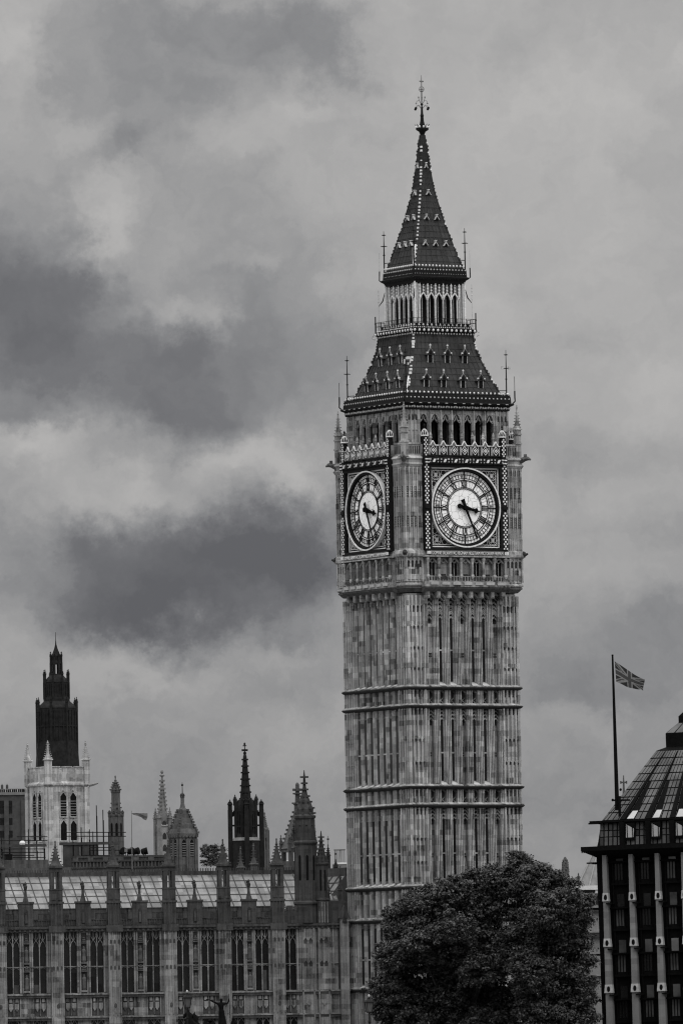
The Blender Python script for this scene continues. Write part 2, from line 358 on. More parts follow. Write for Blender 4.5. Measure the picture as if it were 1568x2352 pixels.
# ================================================================== clock tower
D = 905.0; YAW = radians(30)
T = thing('clock_tower', 'tall gothic stone clock tower with two white dials and a dark iron spire', 'clock tower', (8.44, D, 0), YAW)
def slit(k, z0): return .16 if k % 2 == 0 else (.11 if z0 > 38 else .25)
def shaft():
    mb = MB().use('stone')
    H = 6.2
    mb.box(-5.25, 5.25, -5.25, 5.25, 0, 49)
    P = 1.205; E = 4.22
    for k in range(4):
        mb.M = RZ(k)
        mb.use('stone')
        for sg in (-1, 1):                                            # corner posts, one per face end
            s0, s1 = (sg*6.02, sg*4.30)
            mb.use('stone_corner')
            if sg < 0: mb.box(-5.97, -4.3, -5.97, -4.3, 0, 48.2)
            for q in range(5):                                        # ribs on the corner post
                c = sg*(4.36+.445*q)
                if q == 4: c = sg*6.12
                mb.use('stone_rib'); mb.fb(c-.06, c+.06, 5.95, 6.20+.03*(q in (0, 4)), 0, 48); mb.use('stone_corner')
        mb.use('stone')
        for i in range(8):
            c = -E+P*i
            mb.fb(c-.29, c+.29, 5.2, 5.97, 0, 47.4)
            for o in (-.255, -.09, .09, .255):
                mb.use('stone_rib'); mb.fb(c+o-.035, c+o+.035, 5.95, 6.12, 0, 47.6); mb.use('stone')
        for i in range(7):
            c = -E+P*(i+.5)
            wnd = i in (1, 2, 4, 5) or k % 2 == 1
            for (z0, z1) in ((29.7, 37.45), (39.23, 47.2), (20.1, 27.92), (10.4, 17.0), (17.0, 20.1), (0, 10.4)):
                tall = (z1-z0 > 7 and z0 > 15) or (k % 2 == 1 and 10 < z0 < 12)
                hs = slit(k, z0)
                if tall and wnd:
                    dd = 5.88 if k % 2 == 0 else 6.06
                    mb.fb(c-.36, c-hs, 5.2, dd, z0, z1); mb.fb(c+hs, c+.36, 5.2, dd, z0, z1)
                    mb.fb(c-.15, c+.15, 5.2, 5.9, z0, z0+.25)
                elif tall:
                    mb.fb(c-.34, c-.27, 5.2, 5.92, z0, z1); mb.fb(c+.27, c+.34, 5.2, 5.92, z0, z1)
                    mb.fb(c-.31, c+.31, 5.2, (5.8 if z0 > 38 else 5.5), z0, z1-1.9)
                    for o in (-.12, .12): mb.fb(c+o-.03, c+o+.03, 5.4, (5.86 if z0 > 38 else 5.56), z0, z1-1.9)
                if tall:                                              # tracery in the head of the strip
                    for q in range(4):
                        zc = z1-.28-.36*q
                        mb.seg((c-.3, zc-.18), (c, zc+.16), .09, 5.6, 5.88); mb.seg((c+.3, zc-.18), (c, zc+.16), .09, 5.6, 5.88)
                    mb.use('stone_soot_shade')
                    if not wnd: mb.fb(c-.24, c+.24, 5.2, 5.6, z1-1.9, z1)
                    if not wnd:
                        zr = z0+ (3.05 if z0 > 28 else 2.95)
                        for a in (-.115, .115):
                            for b2 in (-.12, .12):
                                mb.fb(c+a-.085, c+a+.085, 5.4, (5.87 if z0 > 38 else 5.57), zr+b2-.09, zr+b2+.09)
                    mb.use('stone')
                # sloping sill
                if wnd or not tall:
                    mb.use('stone_pale' if (wnd and tall) else 'stone')
                    h = .62 if (wnd and tall) else .4
                    mb.add([(c-.34, -5.3, z0+.1), (c+.34, -5.3, z0+.1), (c+.34, -6.36, z0+.1), (c-.34, -6.36, z0+.1), (c-.34, -5.3, z0+h+.1), (c+.34, -5.3, z0+h+.1)],
                           [(0, 1, 2, 3), (0, 4, 5, 1), (3, 2, 5, 4), (0, 3, 4), (1, 5, 2)])
                    mb.use('stone')
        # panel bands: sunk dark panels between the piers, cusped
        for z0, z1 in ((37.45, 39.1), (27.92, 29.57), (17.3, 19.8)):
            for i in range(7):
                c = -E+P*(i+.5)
                mb.use('stone_soot_shade'); mb.fb(c-.3, c+.3, 5.2, 5.6, z0+.15, z1)
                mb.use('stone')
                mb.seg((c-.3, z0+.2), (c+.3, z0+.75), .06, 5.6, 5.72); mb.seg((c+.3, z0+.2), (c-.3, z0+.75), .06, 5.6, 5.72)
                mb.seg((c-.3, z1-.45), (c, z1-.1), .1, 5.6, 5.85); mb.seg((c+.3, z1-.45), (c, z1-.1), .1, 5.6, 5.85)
        # small cusped heads on the corner posts, pocket shade painted as dark prisms
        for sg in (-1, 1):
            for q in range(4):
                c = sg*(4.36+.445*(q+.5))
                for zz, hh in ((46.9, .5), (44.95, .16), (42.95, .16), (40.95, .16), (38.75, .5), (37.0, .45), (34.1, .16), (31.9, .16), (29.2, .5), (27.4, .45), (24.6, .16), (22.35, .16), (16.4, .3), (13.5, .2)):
                    mb.use('stone_soot_shade' if hh > .25 else 'grey_stone'); mb.prism([(c-.13, zz-hh), (c+.13, zz-hh), (c+.13, zz), (c, zz+.18), (c-.13, zz)], 5.9, 5.985)
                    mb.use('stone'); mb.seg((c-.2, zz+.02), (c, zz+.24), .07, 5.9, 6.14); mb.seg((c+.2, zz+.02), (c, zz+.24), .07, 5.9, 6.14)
        # put-log holes and bosses on piers
        mb.use('stone_soot_shade')
        for i in range(8):
            c = -E+P*i
            for zz in [40.2+.92*q for q in range(8)]+[30.6+.92*q for q in range(7)]+[21+.92*q for q in range(7)]:
                mb.fb(c-.045, c+.045, 5.9, 5.99, zz, zz+.1)
        mb.use('stone')
        # bracket heads under the gallery
        for i in range(8):
            c = -E+P*i
            mb.fb(c-.17, c+.17, 5.9, 6.3, 47.2, 48.3); mb.fb(c-.2, c+.2, 5.9, 6.75, 47.75, 48.4); mb.fb(c-.13, c+.13, 6.0, 6.8, 47.85, 48.3)
        for i in range(7):
            c = -E+P*(i+.5)
            mb.seg((c-.5, 47.7), (c, 48.25), .16, 5.9, 6.3); mb.seg((c+.5, 47.7), (c, 48.25), .16, 5.9, 6.3)
            mb.use('stone_soot_shade'); mb.fb(c-.27, c+.27, 5.2, 5.62, 46.2, 48.2); mb.use('stone')  # dark backing paints the overhang's shade between the brackets
            for q in range(4): mb.seg((c-.3, 46.2+.45*q), (c, 46.55+.45*q), .1, 5.6, 5.9); mb.seg((c+.3, 46.2+.45*q), (c, 46.55+.45*q), .1, 5.6, 5.9)
    mb.M = Matrix()
    return mb.build('shaft', None, T)
shaft()
mb = MB().use('stone')
for z in (10.4, 17.0, 20.1, 27.92, 29.7, 37.45, 39.23):
    mb.sq(0, 0, [(6.16, z-.06), (6.36, z-.02), (6.36, z+.03), (6.16, z+.2)])
mb.use('stone_soot_shade')
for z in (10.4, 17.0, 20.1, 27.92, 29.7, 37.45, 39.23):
    mb.sq(0, 0, [(6.13, z-.34), (6.30, z-.24), (6.40, z-.12), (6.40, z-.05), (6.2, z-.03)])  # dark lower roll paints shade, with soot, below each course
mb.build('string_course', None, T)
for k in range(4):                                                    # slit windows; extra dark glass on odd faces stands for recess shade
    for i in (range(7) if k % 2 else (1, 2, 4, 5)):
        c = -4.22+1.205*(i+.5)
        for z0, zt, z1 in ((30.3, 32.9, 36.3), (39.8, 42.75, 46.5), (20.7, 23.25, 26.5))+(((10.9, 13.2, 16.2),) if k % 2 else ()):
            h = slit(k, z0); d = 5.78 if k % 2 == 0 else 6.04
            mb = MB(RZ(k)).use('glass'); mb.fb(c-h-.01, c+h+.01, 5.22, d, z0, z1)
            mb.use('stone'); mb.fb(c-h-.005, c+h+.005, d, d+.06, zt-.07, zt+.07)
            mb.build('window', None, T)

# ---- gallery under the clock; the clock bays are corbelled out beyond the corner piers
PROUD = .5
def RP(k): return RZ(k) @ Matrix.Translation((0, -PROUD, 0))
mb = MB().use('grey_stone')
mb.sq(0, 0, [(6.15, 48.3), (6.3, 48.45), (6.4, 48.6), (6.5, 48.66), (6.5, 48.8)])
mb.use('stone')
mb.sq(0, 0, [(6.4, 48.8), (6.58, 48.95), (6.58, 49.05), (6.4, 49.3)])
mb.box(-6.1, 6.1, -6.1, 6.1, 49, 61)
for k in range(4):
    mb.M = RP(k); mb.use('stone')
    mb.fb(-4.7, 4.7, 5.4, 6.08, 48.95, 61.4)
    mb.use('grey_stone')
    mb.loft([[(-4.72, -5.3, 48.3), (4.72, -5.3, 48.3), (4.72, -6.15, 48.3), (-4.72, -6.15, 48.3)], [(-4.72, -5.3, 48.62), (4.72, -5.3, 48.62), (4.72, -6.55, 48.62), (-4.72, -6.55, 48.62)], [(-4.72, -5.3, 48.8), (4.72, -5.3, 48.8), (4.72, -6.62, 48.8), (-4.72, -6.62, 48.8)]])
    mb.use('stone'); mb.fb(-4.76, 4.76, 5.3, 6.66, 48.8, 49.04); mb.fb(-4.72, 4.72, 5.3, 6.52, 49.04, 49.3)
    mb.fb(-4.74, 4.74, 5.3, 6.72, 51.66, 51.79); mb.use('stone_soot_shade'); mb.fb(-4.72, 4.72, 5.3, 6.62, 51.56, 51.66); mb.use('stone')
    for i in range(8):
        c = -4.34+1.24*i
        mb.lathe(c, -6.5, [(.05, 49.55), (.15, 49.7), (.11, 49.9), (.13, 50.6), (.12, 51.2), (.2, 51.45), (.2, 51.6)], 6)
        mb.fb(c-.12, c+.12, 6.05, 6.35, 49.2, 51.7)
        mb.use('stone_pale'); mb.lathe(c, -6.52, [(.1, 49.62), (.17, 49.8), (.14, 50.0)], 6); mb.use('stone')
    for i in range(7):
        c = -3.72+1.24*i
        mb.seg((c-.5, 51.1), (c, 51.62), .16, 6.1, 6.35); mb.seg((c+.5, 51.1), (c, 51.62), .16, 6.1, 6.35)
        mb.seg((c-.25, 51.3), (c, 51.1), .07, 6.1, 6.25); mb.seg((c+.25, 51.3), (c, 51.1), .07, 6.1, 6.25)
        mb.use('stone_pale'); mb.fb(c-.42, c+.42, 6.6, 6.76, 48.98, 49.26); mb.use('stone')
        mb.fb(c-.5, c+.5, 6.05, 6.4, 49.3, 49.85)
        mb.use('stone_soot_shade')
        for o in (-.3, 0, .3): mb.fb(c+o-.1, c+o+.1, 6.38, 6.412, 49.4, 49.78)
        if i % 2 == 1: mb.fb(c-.36, c+.36, 6.09, 6.11, 49.9, 50.05)
        mb.use('stone')
    mb.M = RZ(k); mb.use('stone_corner')
    for sg in (-1, 1):
        if sg < 0: mb.box(-6.5, -4.62, -6.5, -4.62, 49.3, 61)
        for q in range(5):
            c = sg*(4.68+.44*q)
            mb.fb(c-.07, c+.07, 6.48, 6.60+.02*(q in (0, 4)), 49.3, 61)
            mb.fb(c-.03+sg*.22, c+.03+sg*.22, 6.48, 6.56, 52.3, 60.3) if q < 4 else None
        for q in range(4):
            c = sg*(4.68+.44*(q+.5))
            mb.use('stone_soot_shade')
            mb.prism([(c-.13, 50.7), (c+.13, 50.7), (c+.13, 51.2), (c, 51.4), (c-.13, 51.2)], 6.45, 6.515)
            mb.prism([(c-.13, 59.6), (c+.13, 59.6), (c+.13, 60.1), (c, 60.3), (c-.13, 60.1)], 6.45, 6.515)
            mb.use('stone'); mb.seg((c-.2, 51.2), (c, 51.45), .07, 6.45, 6.58); mb.seg((c+.2, 51.2), (c, 51.45), .07, 6.45, 6.58)
            mb.seg((c-.2, 60.1), (c, 60.35), .07, 6.45, 6.58); mb.seg((c+.2, 60.1), (c, 60.35), .07, 6.45, 6.58)
            mb.fb(c-.18, c+.18, 6.48, 6.56, 49.5, 49.95)
        for zc in (57.95, 55.1):                                       # diapered panels
            for q in range(2):
                c = sg*(4.68+.88*q+.44)
                mb.use('stone_soot_shade')
                for a in range(4):
                    for b2 in range(5):
                        x = c-.3+.2*a; z = zc-.44+.22*b2
                        mb.prism([(x-.085, z), (x, z-.1), (x+.085, z), (x, z+.1)], 6.45, 6.585)
        mb.use('stone')
mb.M = Matrix(); mb.use('stone')
mb.sq(0, 0, [(6.5, 51.55), (6.75, 51.75), (6.78, 51.95), (6.72, 52.25), (6.5, 52.4)])
mb.sq(0, 0, [(6.5, 60.25), (6.62, 60.35), (6.74, 60.6), (6.62, 60.75), (6.66, 61.0), (6.8, 61.15), (6.72, 61.3), (6.4, 61.45)])
mb.build('clock_stage', None, T)
for k in range(4):                                                    # dark openings of the gallery
    for i in (0, 2, 4, 6):
        c = -3.72+1.24*i
        mb = MB(RP(k)).use('dark'); mb.prism(arch(c, .36, 49.86, 50.9), 6.05, 6.10)
        mb.use('stone'); mb.fb(c-.03, c+.03, 6.11, 6.17, 49.86, 51.2)
        mb.build('gallery_opening', None, T)
for k in range(4):                                                    # carved grotesques and gargoyles at the corners
    R4 = RZ(k)
    mb = MB(R4 @ Matrix.Rotation(-pi/4, 4, 'Z')).use('grey_stone')
    r = 9.05
    mb.tube([(0, -r+.1, 61.05), (0, -r-.3, 61.15), (0, -r-.6, 61.27), (0, -r-.9, 61.32)], [.34, .3, .24, .22], 6)
    mb.tube([(0, -r-.85, 61.32), (0, -r-1.2, 61.18)], [.22, .08], 6)
    mb.prism([(-.05, 61.4), (.05, 61.4), (.05, 61.75), (-.05, 61.6)], r+.5, r+.8)
    mb.box(-.5, .5, -r-.5, -r-.35, 61.2, 61.3)
    mb.build('gargoyle', None, T)
    mb = MB(R4 @ Matrix.Rotation(-pi/4, 4, 'Z')).use('stone_soot_shade')
    r = 9.3
    mb.sph(0, -r-.05, 52.05, .28, 6, 4, 1.1); mb.tube([(0, -r-.1, 51.95), (0, -r-.5, 52.1)], [.2, .09], 6)
    mb.build('grotesque', None, T)

# ---- dials
ZC = 56.45
HANDS = dict(minute=radians(26.2*6), hour=radians(30*3+26.2/2))
NUM = ['XII', 'I', 'II', 'III', 'IIII', 'V', 'VI', 'VII', 'VIII', 'IX', 'X', 'XI']
def dial(k):
    R4 = RP(k)
    fr = MB(R4).use('iron')
    for s0, s1, z0, z1 in ((-4.08, -3.84, 52.35, 60.62), (3.84, 4.08, 52.35, 60.62), (-3.84, 3.84, 52.35, 52.6), (-3.84, 3.84, 60.3, 60.62)):
        fr.fb(s0, s1, 6.08, 6.62, z0, z1)
    fr.fb(-3.84, 3.84, 6.08, 6.2, 52.6, 60.3)
    fr.use('bright_white')
    a = 3.84; z0, z1 = ZC-3.84, ZC+3.84
    for off, wd in ((0, .12), (.22, .04)):
        e = a-off-.05
        for p, q in (((-e, z0+off+.05), (e, z0+off+.05)), ((-e, z1-off-.05), (e, z1-off-.05)), ((-e, z0+off), (-e, z1-off)), ((e, z0+off), (e, z1-off))):
            fr.seg(p, q, wd, 6.19, 6.27 if off == 0 else 6.225)
    for sx in (-1, 1):                                                # spandrels: ringed quatrefoil with a shield, and scrolls
        for sz in (-1, 1):
            c = (sx*3.12, ZC+sz*3.12)
            fr.use('white'); fr.ring(c[0], c[1], .46, .495, 6.19, 6.225, 20)
            for q in range(4):
                an = q*pi/2; fr.ring(c[0]+.2*cos(an), c[1]+.2*sin(an), .2, .22, 6.19, 6.22, 12)
            fr.use('gilt_grey'); fr.prism([(c[0]-.16, c[1]+.2), (c[0]-.16, c[1]-.08), (c[0], c[1]-.24), (c[0]+.16, c[1]-.08), (c[0]+.16, c[1]+.2)], 6.19, 6.24)
            fr.use('white')
            for (ox, oz, r) in ((-.86, .22, .28), (.22, -.86, .28)):
                fr.ring(c[0]+sx*ox, c[1]+sz*oz, r-.025, r, 6.19, 6.22, 14)
            for (ox, oz, r) in ((-1.36, .36, .15), (.36, -1.36, .15)):
                fr.ring(c[0]+sx*ox, c[1]+sz*oz, r-.02, r, 6.19, 6.22, 10)
    fr.use('iron')
    fr.build('clock_frame', None, T)
    # chequered side strips
    for sg in (-1, 1):
        ck = MB(R4).use('iron'); c = sg*4.34
        ck.fb(c-.25, c+.25, 6.08, 6.6, 52.3, 61.2)
        n = 36
        for j in range(n):
            z = 52.45+.228*j
            if abs(z+.1-56.45) < .27: continue
            ck.use('white')
            if j % 2 == 0:
                ck.fb(c-.23, c-.09, 6.6, 6.63, z, z+.15); ck.fb(c+.09, c+.23, 6.6, 6.63, z, z+.15)
            else:
                ck.fb(c-.09, c+.09, 6.6, 6.63, z-.01, z+.16)
        ck.use('iron'); ck.fb(c-.27, c+.27, 6.55, 6.7, 56.3, 56.6)
        ck.use('white')
        for q in range(3): ck.fb(c-.22+.16*q, c-.1+.16*q, 6.7, 6.76, 61.0, 61.12); ck.fb(c-.22+.16*q, c-.1+.16*q, 6.7, 6.76, 60.7, 60.82)
        ck.use('iron'); ck.fb(c-.28, c+.28, 6.55, 6.74, 60.6, 61.25)
        ck.build('chequer_strip', None, T)
    # cornice row of shields
    sh = MB(R4).use('iron'); sh.fb(-4.05, 4.05, 6.5, 6.78, 60.62, 61.22)
    for i in range(7):
        c = -3.6+1.2*i
        sh.use('white'); sh.prism([(c-.18, 60.76), (c+.04, 60.76), (c+.2, 61.08), (c-.02, 61.08)], 6.78, 6.86)
        sh.use('gilt_grey'); sh.fb(c-.5, c-.34, 6.78, 6.82, 60.98, 61.14) ; sh.fb(c+.34, c+.5, 6.78, 6.82, 60.98, 61.14)
        sh.prism([(c-.52, 60.86), (c-.36, 60.86), (c-.42, 60.7)], 6.78, 6.82); sh.prism([(c+.36, 60.86), (c+.52, 60.86), (c+.42, 60.7)], 6.78, 6.82)
        if i < 6: sh.use('iron'); sh.fb(c+.55, c+.65, 6.75, 6.92, 60.62, 61.22)
    sh.build('shield_cornice', None, T)
    # inscription
    ins = MB(R4).use('letter_ground'); ins.fb(-4.1, 4.1, 6.5, 6.7, 51.8, 52.3)
    ins.use('white')
    for sg in (-1, 1):
        for q in range(3): ins.fb(sg*4.34-.2+.15*q, sg*4.34-.09+.15*q, 6.74, 6.8, 51.93, 52.2)
    io = ins.build('inscription_band', None, T)
    cu = bpy.data.curves.new('txt', 'FONT'); cu.body = 'DOMINE SALVAM FAC REGINAM NOSTRAM VICTORIAM PRIMAM'
    cu.size = .46; cu.extrude = .02; cu.align_x = 'CENTER'
    to = bpy.data.objects.new('txt', cu); COL.objects.link(to)
    bpy.context.view_layer.update()
    me = bpy.data.meshes.new_from_object(to.evaluated_get(bpy.context.evaluated_depsgraph_get()))
    COL.objects.unlink(to); bpy.data.objects.remove(to)
    xs = [v.co.x for v in me.vertices]; sc_ = 7.9/(max(xs)-min(xs)); mid = (max(xs)+min(xs))/2
    me.transform(R4 @ Matrix.Translation((0, -6.73, 51.88)) @ Matrix.Rotation(pi/2, 4, 'X') @ Matrix.Diagonal((sc_, 1, 1, 1)) @ Matrix.Translation((-mid, 0, 0)))
    me.materials.clear(); me.materials.append(M['letter'])
    lo = bpy.data.objects.new('lettering', me); COL.objects.link(lo); lo.parent = io
    # the glass itself
    gl = MB(R4).use('opal')
    gl.prism([(3.55*cos(2*pi*i/72), ZC+3.55*sin(2*pi*i/72)) for i in range(72)], 6.2, 6.24)
    dl = gl.build('clock_dial', None, T)
    rg = MB(R4).use('white'); rg.ring(0, ZC, 3.73, 3.86, 6.2, 6.62, 72)
    rg.use('iron'); rg.ring(0, ZC, 3.52, 3.73, 6.2, 6.52, 72)
    rg.build('dial_ring', None, dl)
    tr = MB(R4).use('iron'); d0, d1 = 6.24, 6.29
    for r0, r1 in ((3.46, 3.53), (3.17, 3.215), (2.80, 2.845), (2.60, 2.68), (1.93, 1.985), (1.80, 1.86)):
        tr.ring(0, ZC, r0, r1, d0, d1, 72)
    for i in range(60):
        an = radians(6*i)
        if i % 5 == 0:
            tr.bar(0, ZC, an, 2.6, 3.52, 0, .11, d0, d1+.02)
            for o in (-.17, .17): tr.bar(0, ZC, an, 2.84, 3.18, o, .045, d0, d1)
        else:
            tr.bar(0, ZC, an, 2.8, 3.2, 0, .05, d0, d1)
            tr.bar(0, ZC, an, 3.18, 3.42, 0, .02, d0, d1-.02)
    for i in range(48):
        tr.bar(0, ZC, radians(7.5*i), 1.9, 2.6, 0, .012, d0, d1-.03)
    wdt = {'I': .17, 'V': .34, 'X': .36}
    for h, txt in enumerate(NUM):
        an = radians(30*h); L = sum(wdt[c] for c in txt); o = -L/2
        for c in txt:
            wv = wdt[c]; m0 = o+wv/2; o += wv
            r0, r1 = 1.94, 2.60
            if c == 'I': tr.bar(0, ZC, an, r0, r1, m0, .09, d0, d1)
            else:
                e = Vector((sin(an), cos(an))); t = Vector((cos(an), -sin(an))); c0 = Vector((0, ZC))
                if c == 'V':
                    tr.seg(c0+e*r1+t*(m0-.13), c0+e*r0+t*m0, .10, d0, d1); tr.seg(c0+e*r1+t*(m0+.13), c0+e*r0+t*m0, .06, d0, d1-.004)
                else:
                    tr.seg(c0+e*r1+t*(m0-.14), c0+e*r0+t*(m0+.14), .10, d0, d1); tr.seg(c0+e*r1+t*(m0+.14), c0+e*r0+t*(m0-.14), .06, d0, d1-.004)
    tr.build('dial_tracery', None, dl)
    hh = MB(R4).use('bronze_dark'); an = HANDS['hour']; d0, d1 = 6.36, 6.44
    hh.bar(0, ZC, an, -.1, .75, 0, .5, d0, d1, .26); hh.bar(0, ZC, an, .7, 1.35, 0, .26, d0, d1-.004, .26)
    hh.bar(0, ZC, an, 1.05, 1.25, 0, .26, d0, d1-.008, .56); hh.bar(0, ZC, an, 1.25, 1.42, 0, .62, d0, d1-.002, .3); hh.bar(0, ZC, an, 1.36, 1.82, 0, .2, d0, d1-.006, .03)
    hh.bar(0, ZC, an, -.62, 0, 0, .3, d0, d1-.01, .38)
    e = Vector((sin(an), cos(an))); c0 = Vector((0, ZC))-e*.62
    hh.ring(c0.x, c0.y, 0.01, .24, d0, d1-.012, 16)
    hh.ring(0, ZC, .01, .27, d0, d1+.01, 20)
    hh.build('hour_hand', None, dl)
    mh = MB(R4).use('bronze_dark'); an = HANDS['minute']; d0, d1 = 6.47, 6.53
    mh.bar(0, ZC, an, 0, 3.25, 0, .25, d0, d1, .1); mh.bar(0, ZC, an, -.85, 0, 0, .44, d0, d1-.004, .22)
    mh.ring(0, ZC, .01, .2, d0, d1+.01, 16)
    mh.build('minute_hand', None, dl)
for k in range(4): dial(k)

# ---- parapet above the clock
for k in range(4):
    mb = MB(RZ(k)).use('stone')
    mb.fb(-6.55, -4.6, 6.3, 6.46, 61.4, 62.5); mb.fb(4.6, 6.3, 6.3, 6.46, 61.4, 62.5)
    mb.fb(-6.6, -4.6, 6.26, 6.54, 62.5, 62.68); mb.fb(4.6, 6.26, 6.26, 6.54, 62.5, 62.68)
    for sg in (-1, 1):
        for q in range(7):
            mb.use('stone_soot_shade'); c = sg*(4.75+.24*q); mb.fb(c-.07, c+.07, 6.46, 6.475, 61.6, 62.35)
    mb.M = RP(k)
    mb.use('stone'); mb.fb(-4.6, 4.6, 5.3, 6.3, 61.4, 61.7); mb.fb(-4.6, -4.5, 5.6, 6.3, 61.4, 62.5); mb.fb(4.5, 4.6, 5.6, 6.3, 61.4, 62.5)
    mb.use('iron'); mb.fb(-4.1, 4.1, 6.3, 6.44, 61.4, 62.35)
    P = 1.17
    for i in range(7):
        c = -3.51+P*i
        mb.use('lead')
        mb.prism([(c-.5, 62.3), (c+.5, 62.3), (c, 62.85)], 6.34, 6.42) if i in range(7) else None
        mb.use('white')
        mb.seg((c-.34, 61.95), (c, 62.36), .045, 6.44, 6.47); mb.seg((c+.34, 61.95), (c, 62.36), .045, 6.44, 6.47)
        mb.seg((c-.34, 61.95), (c, 61.54), .045, 6.44, 6.47); mb.seg((c+.34, 61.95), (c, 61.54), .045, 6.44, 6.47)
        for a in range(4): mb.prism([(c+.11*cos(a*pi/2)-.06, 61.95+.11*sin(a*pi/2)-.06), (c+.11*cos(a*pi/2)+.06, 61.95+.11*sin(a*pi/2)-.06), (c+.11*cos(a*pi/2)+.06, 61.95+.11*sin(a*pi/2)+.06), (c+.11*cos(a*pi/2)-.06, 61.95+.11*sin(a*pi/2)+.06)], 6.44, 6.5+.003*a)
        mb.use('gilt_grey')
        for o in (-.5, -.38, .38): mb.fb(c+o-.03, c+o+.03, 6.44, 6.48, 61.5, 62.3)
        mb.seg((c-.55, 62.42), (c-.3, 62.42), .08, 6.3, 6.52)
        mb.use('white')
        mb.seg((c-.585, 62.42), (c-.28, 62.42), .09, 6.36, 6.45); mb.seg((c+.28, 62.42), (c+.585, 62.42), .09, 6.36, 6.452)
        mb.seg((c-.3, 62.4), (c, 62.86), .09, 6.36, 6.455); mb.seg((c+.3, 62.4), (c, 62.86), .09, 6.36, 6.458)
        if i < 7:                                                     # little finials between
            mb.use('stone'); cc = c-.585 if i > 0 else c
            mb.lathe(c, -6.0, [(.1, 61.4), (.1, 62.4), (.1, 63.0), (.17, 63.15), (.12, 63.3), (.15, 63.4), (.03, 63.75)], 6)
    mb.use('iron'); mb.fb(-4.1, 4.1, 6.4, 6.5, 61.38, 61.48)
    mb.build('parapet', None, T)
    for sg in (-1, 1):                                                # domed lanterns at the ends of the coloured parapet
        mb = MB(RP(k)).use('iron'); c = sg*4.34
        mb.fb(c-.24, c+.24, 6.05, 6.52, 61.2, 63.15)
        for j in range(9):
            z = 61.4+.2*j; mb.use('white')
            if j % 2: mb.fb(c-.2, c-.06, 6.52, 6.55, z, z+.15); mb.fb(c+.08, c+.2, 6.52, 6.55, z, z+.15)
            else: mb.fb(c-.07, c+.07, 6.52, 6.55, z, z+.15)
        mb.use('iron'); mb.lathe(c, -6.28, [(.22, 63.1), (.32, 63.25), (.35, 63.4), (.31, 63.6), (.2, 63.8), (.08, 63.95), (.06, 64.2), (.12, 64.3), (.02, 64.5)], 10)
        mb.use('white')
        for q in range(10):
            a = 2*pi*q/10
            mb.tube([(c+.36*cos(a), -6.28+.36*sin(a), 63.38), (c+.33*cos(a), -6.28+.33*sin(a), 63.6), (c+.22*cos(a), -6.28+.22*sin(a), 63.8), (c+.08*cos(a), -6.28+.08*sin(a), 63.97)], .026, 4)
        mb.lathe(c, -6.28, [(.36, 63.26), (.39, 63.32), (.36, 63.38)], 10)
        mb.build('domed_lantern', None, T)
    R4 = RZ(k)
    mb = MB(R4 @ Matrix.Translation((-6.32, -6.32, 0))).use('stone')    # corner pinnacle with its flyer
    pinnacle(mb, 0, 0, 61.3, 64.1, 66.5, .27, 6, slim=.45)
    for z in (62.7, 63.6): mb.sq(0, 0, [(.34, z), (.34, z+.14)])
    for q in range(5):
        p = Vector((.15+.2*q, .15+.2*q, 64.2-.02*q*q+.12*q))
        mb.box(p.x-.14, p.x+.16, p.y-.14, p.y+.16, p.z-.3, p.z)
    mb.build('pinnacle', None, T)

# ---- belfry
mb = MB().use('stone')
mb.box(-5.45, 5.45, -5.45, 5.45, 61.0, 62.0)
mb.box(-5.6, 5.6, -5.6, 5.6, 65.55, 65.95)
E = 4.31; P = 2*E/7
for k in range(4):
    mb.M = RZ(k); mb.use('stone')
    mb.box(-5.68, -4.3, -5.68, -4.3, 62, 65.9)
    for sg in (-1, 1):
        for q in range(4):
            c = sg*(4.38+.4*q); mb.fb(c-.06, c+.06, 5.66, 5.77, 62, 65.9)
        for q in range(3):
            c = sg*(4.38+.4*(q+.5))
            mb.use('stone_soot_shade'); mb.prism([(c-.11, 64.9), (c+.11, 64.9), (c+.11, 65.3), (c, 65.5), (c-.11, 65.3)], 5.6, 5.69); mb.use('stone')
            mb.seg((c-.2, 64.0), (c+.2, 64.0), .12, 5.6, 5.74)
    for i in range(8):
        c = -E+P*i
        mb.fb(c-.17, c+.17, 5.36, 5.66, 62, 65.7); mb.fb(c-.06, c+.06, 5.66, 5.76, 62, 65.9)
    for i in range(7):                                                # arched heads with cusped tracery
        c = -E+P*(i+.5); hw = P/2-.17
        for sg in (-1, 1):
            pts = [(c+sg*hw, 64.75), (c+sg*hw*.93, 65.1), (c+sg*hw*.6, 65.42), (c, 65.62)]
            for a, b2 in zip(pts[:-1], pts[1:]): mb.seg(a, b2, .11, 5.3, 5.62)
            mb.prism([(c+sg*hw*1.02, 64.95), (c+sg*hw*1.02, 65.65), (c+sg*.05, 65.65)], 5.3, 5.56)
            mb.seg((c+sg*hw*.9, 64.9), (c+sg*hw*.25, 65.0), .07, 5.35, 5.5); mb.seg((c+sg*hw*.25, 65.0), (c, 65.45), .07, 5.35, 5.5)
            mb.seg((c+sg*hw*.9, 64.7), (c+sg*hw*.3, 64.95), .05, 5.35, 5.5)
mb.M = Matrix(); mb.build('belfry', None, T)
for k in range(4):
    for i in range(7):
        c = -E+P*(i+.5)
        mb = MB(RZ(k)).use('dark'); mb.fb(c-.45, c+.45, 4.8, 4.9, 62, 65.6)
        mb.use('iron')
        mb.build('belfry_opening', None, T)

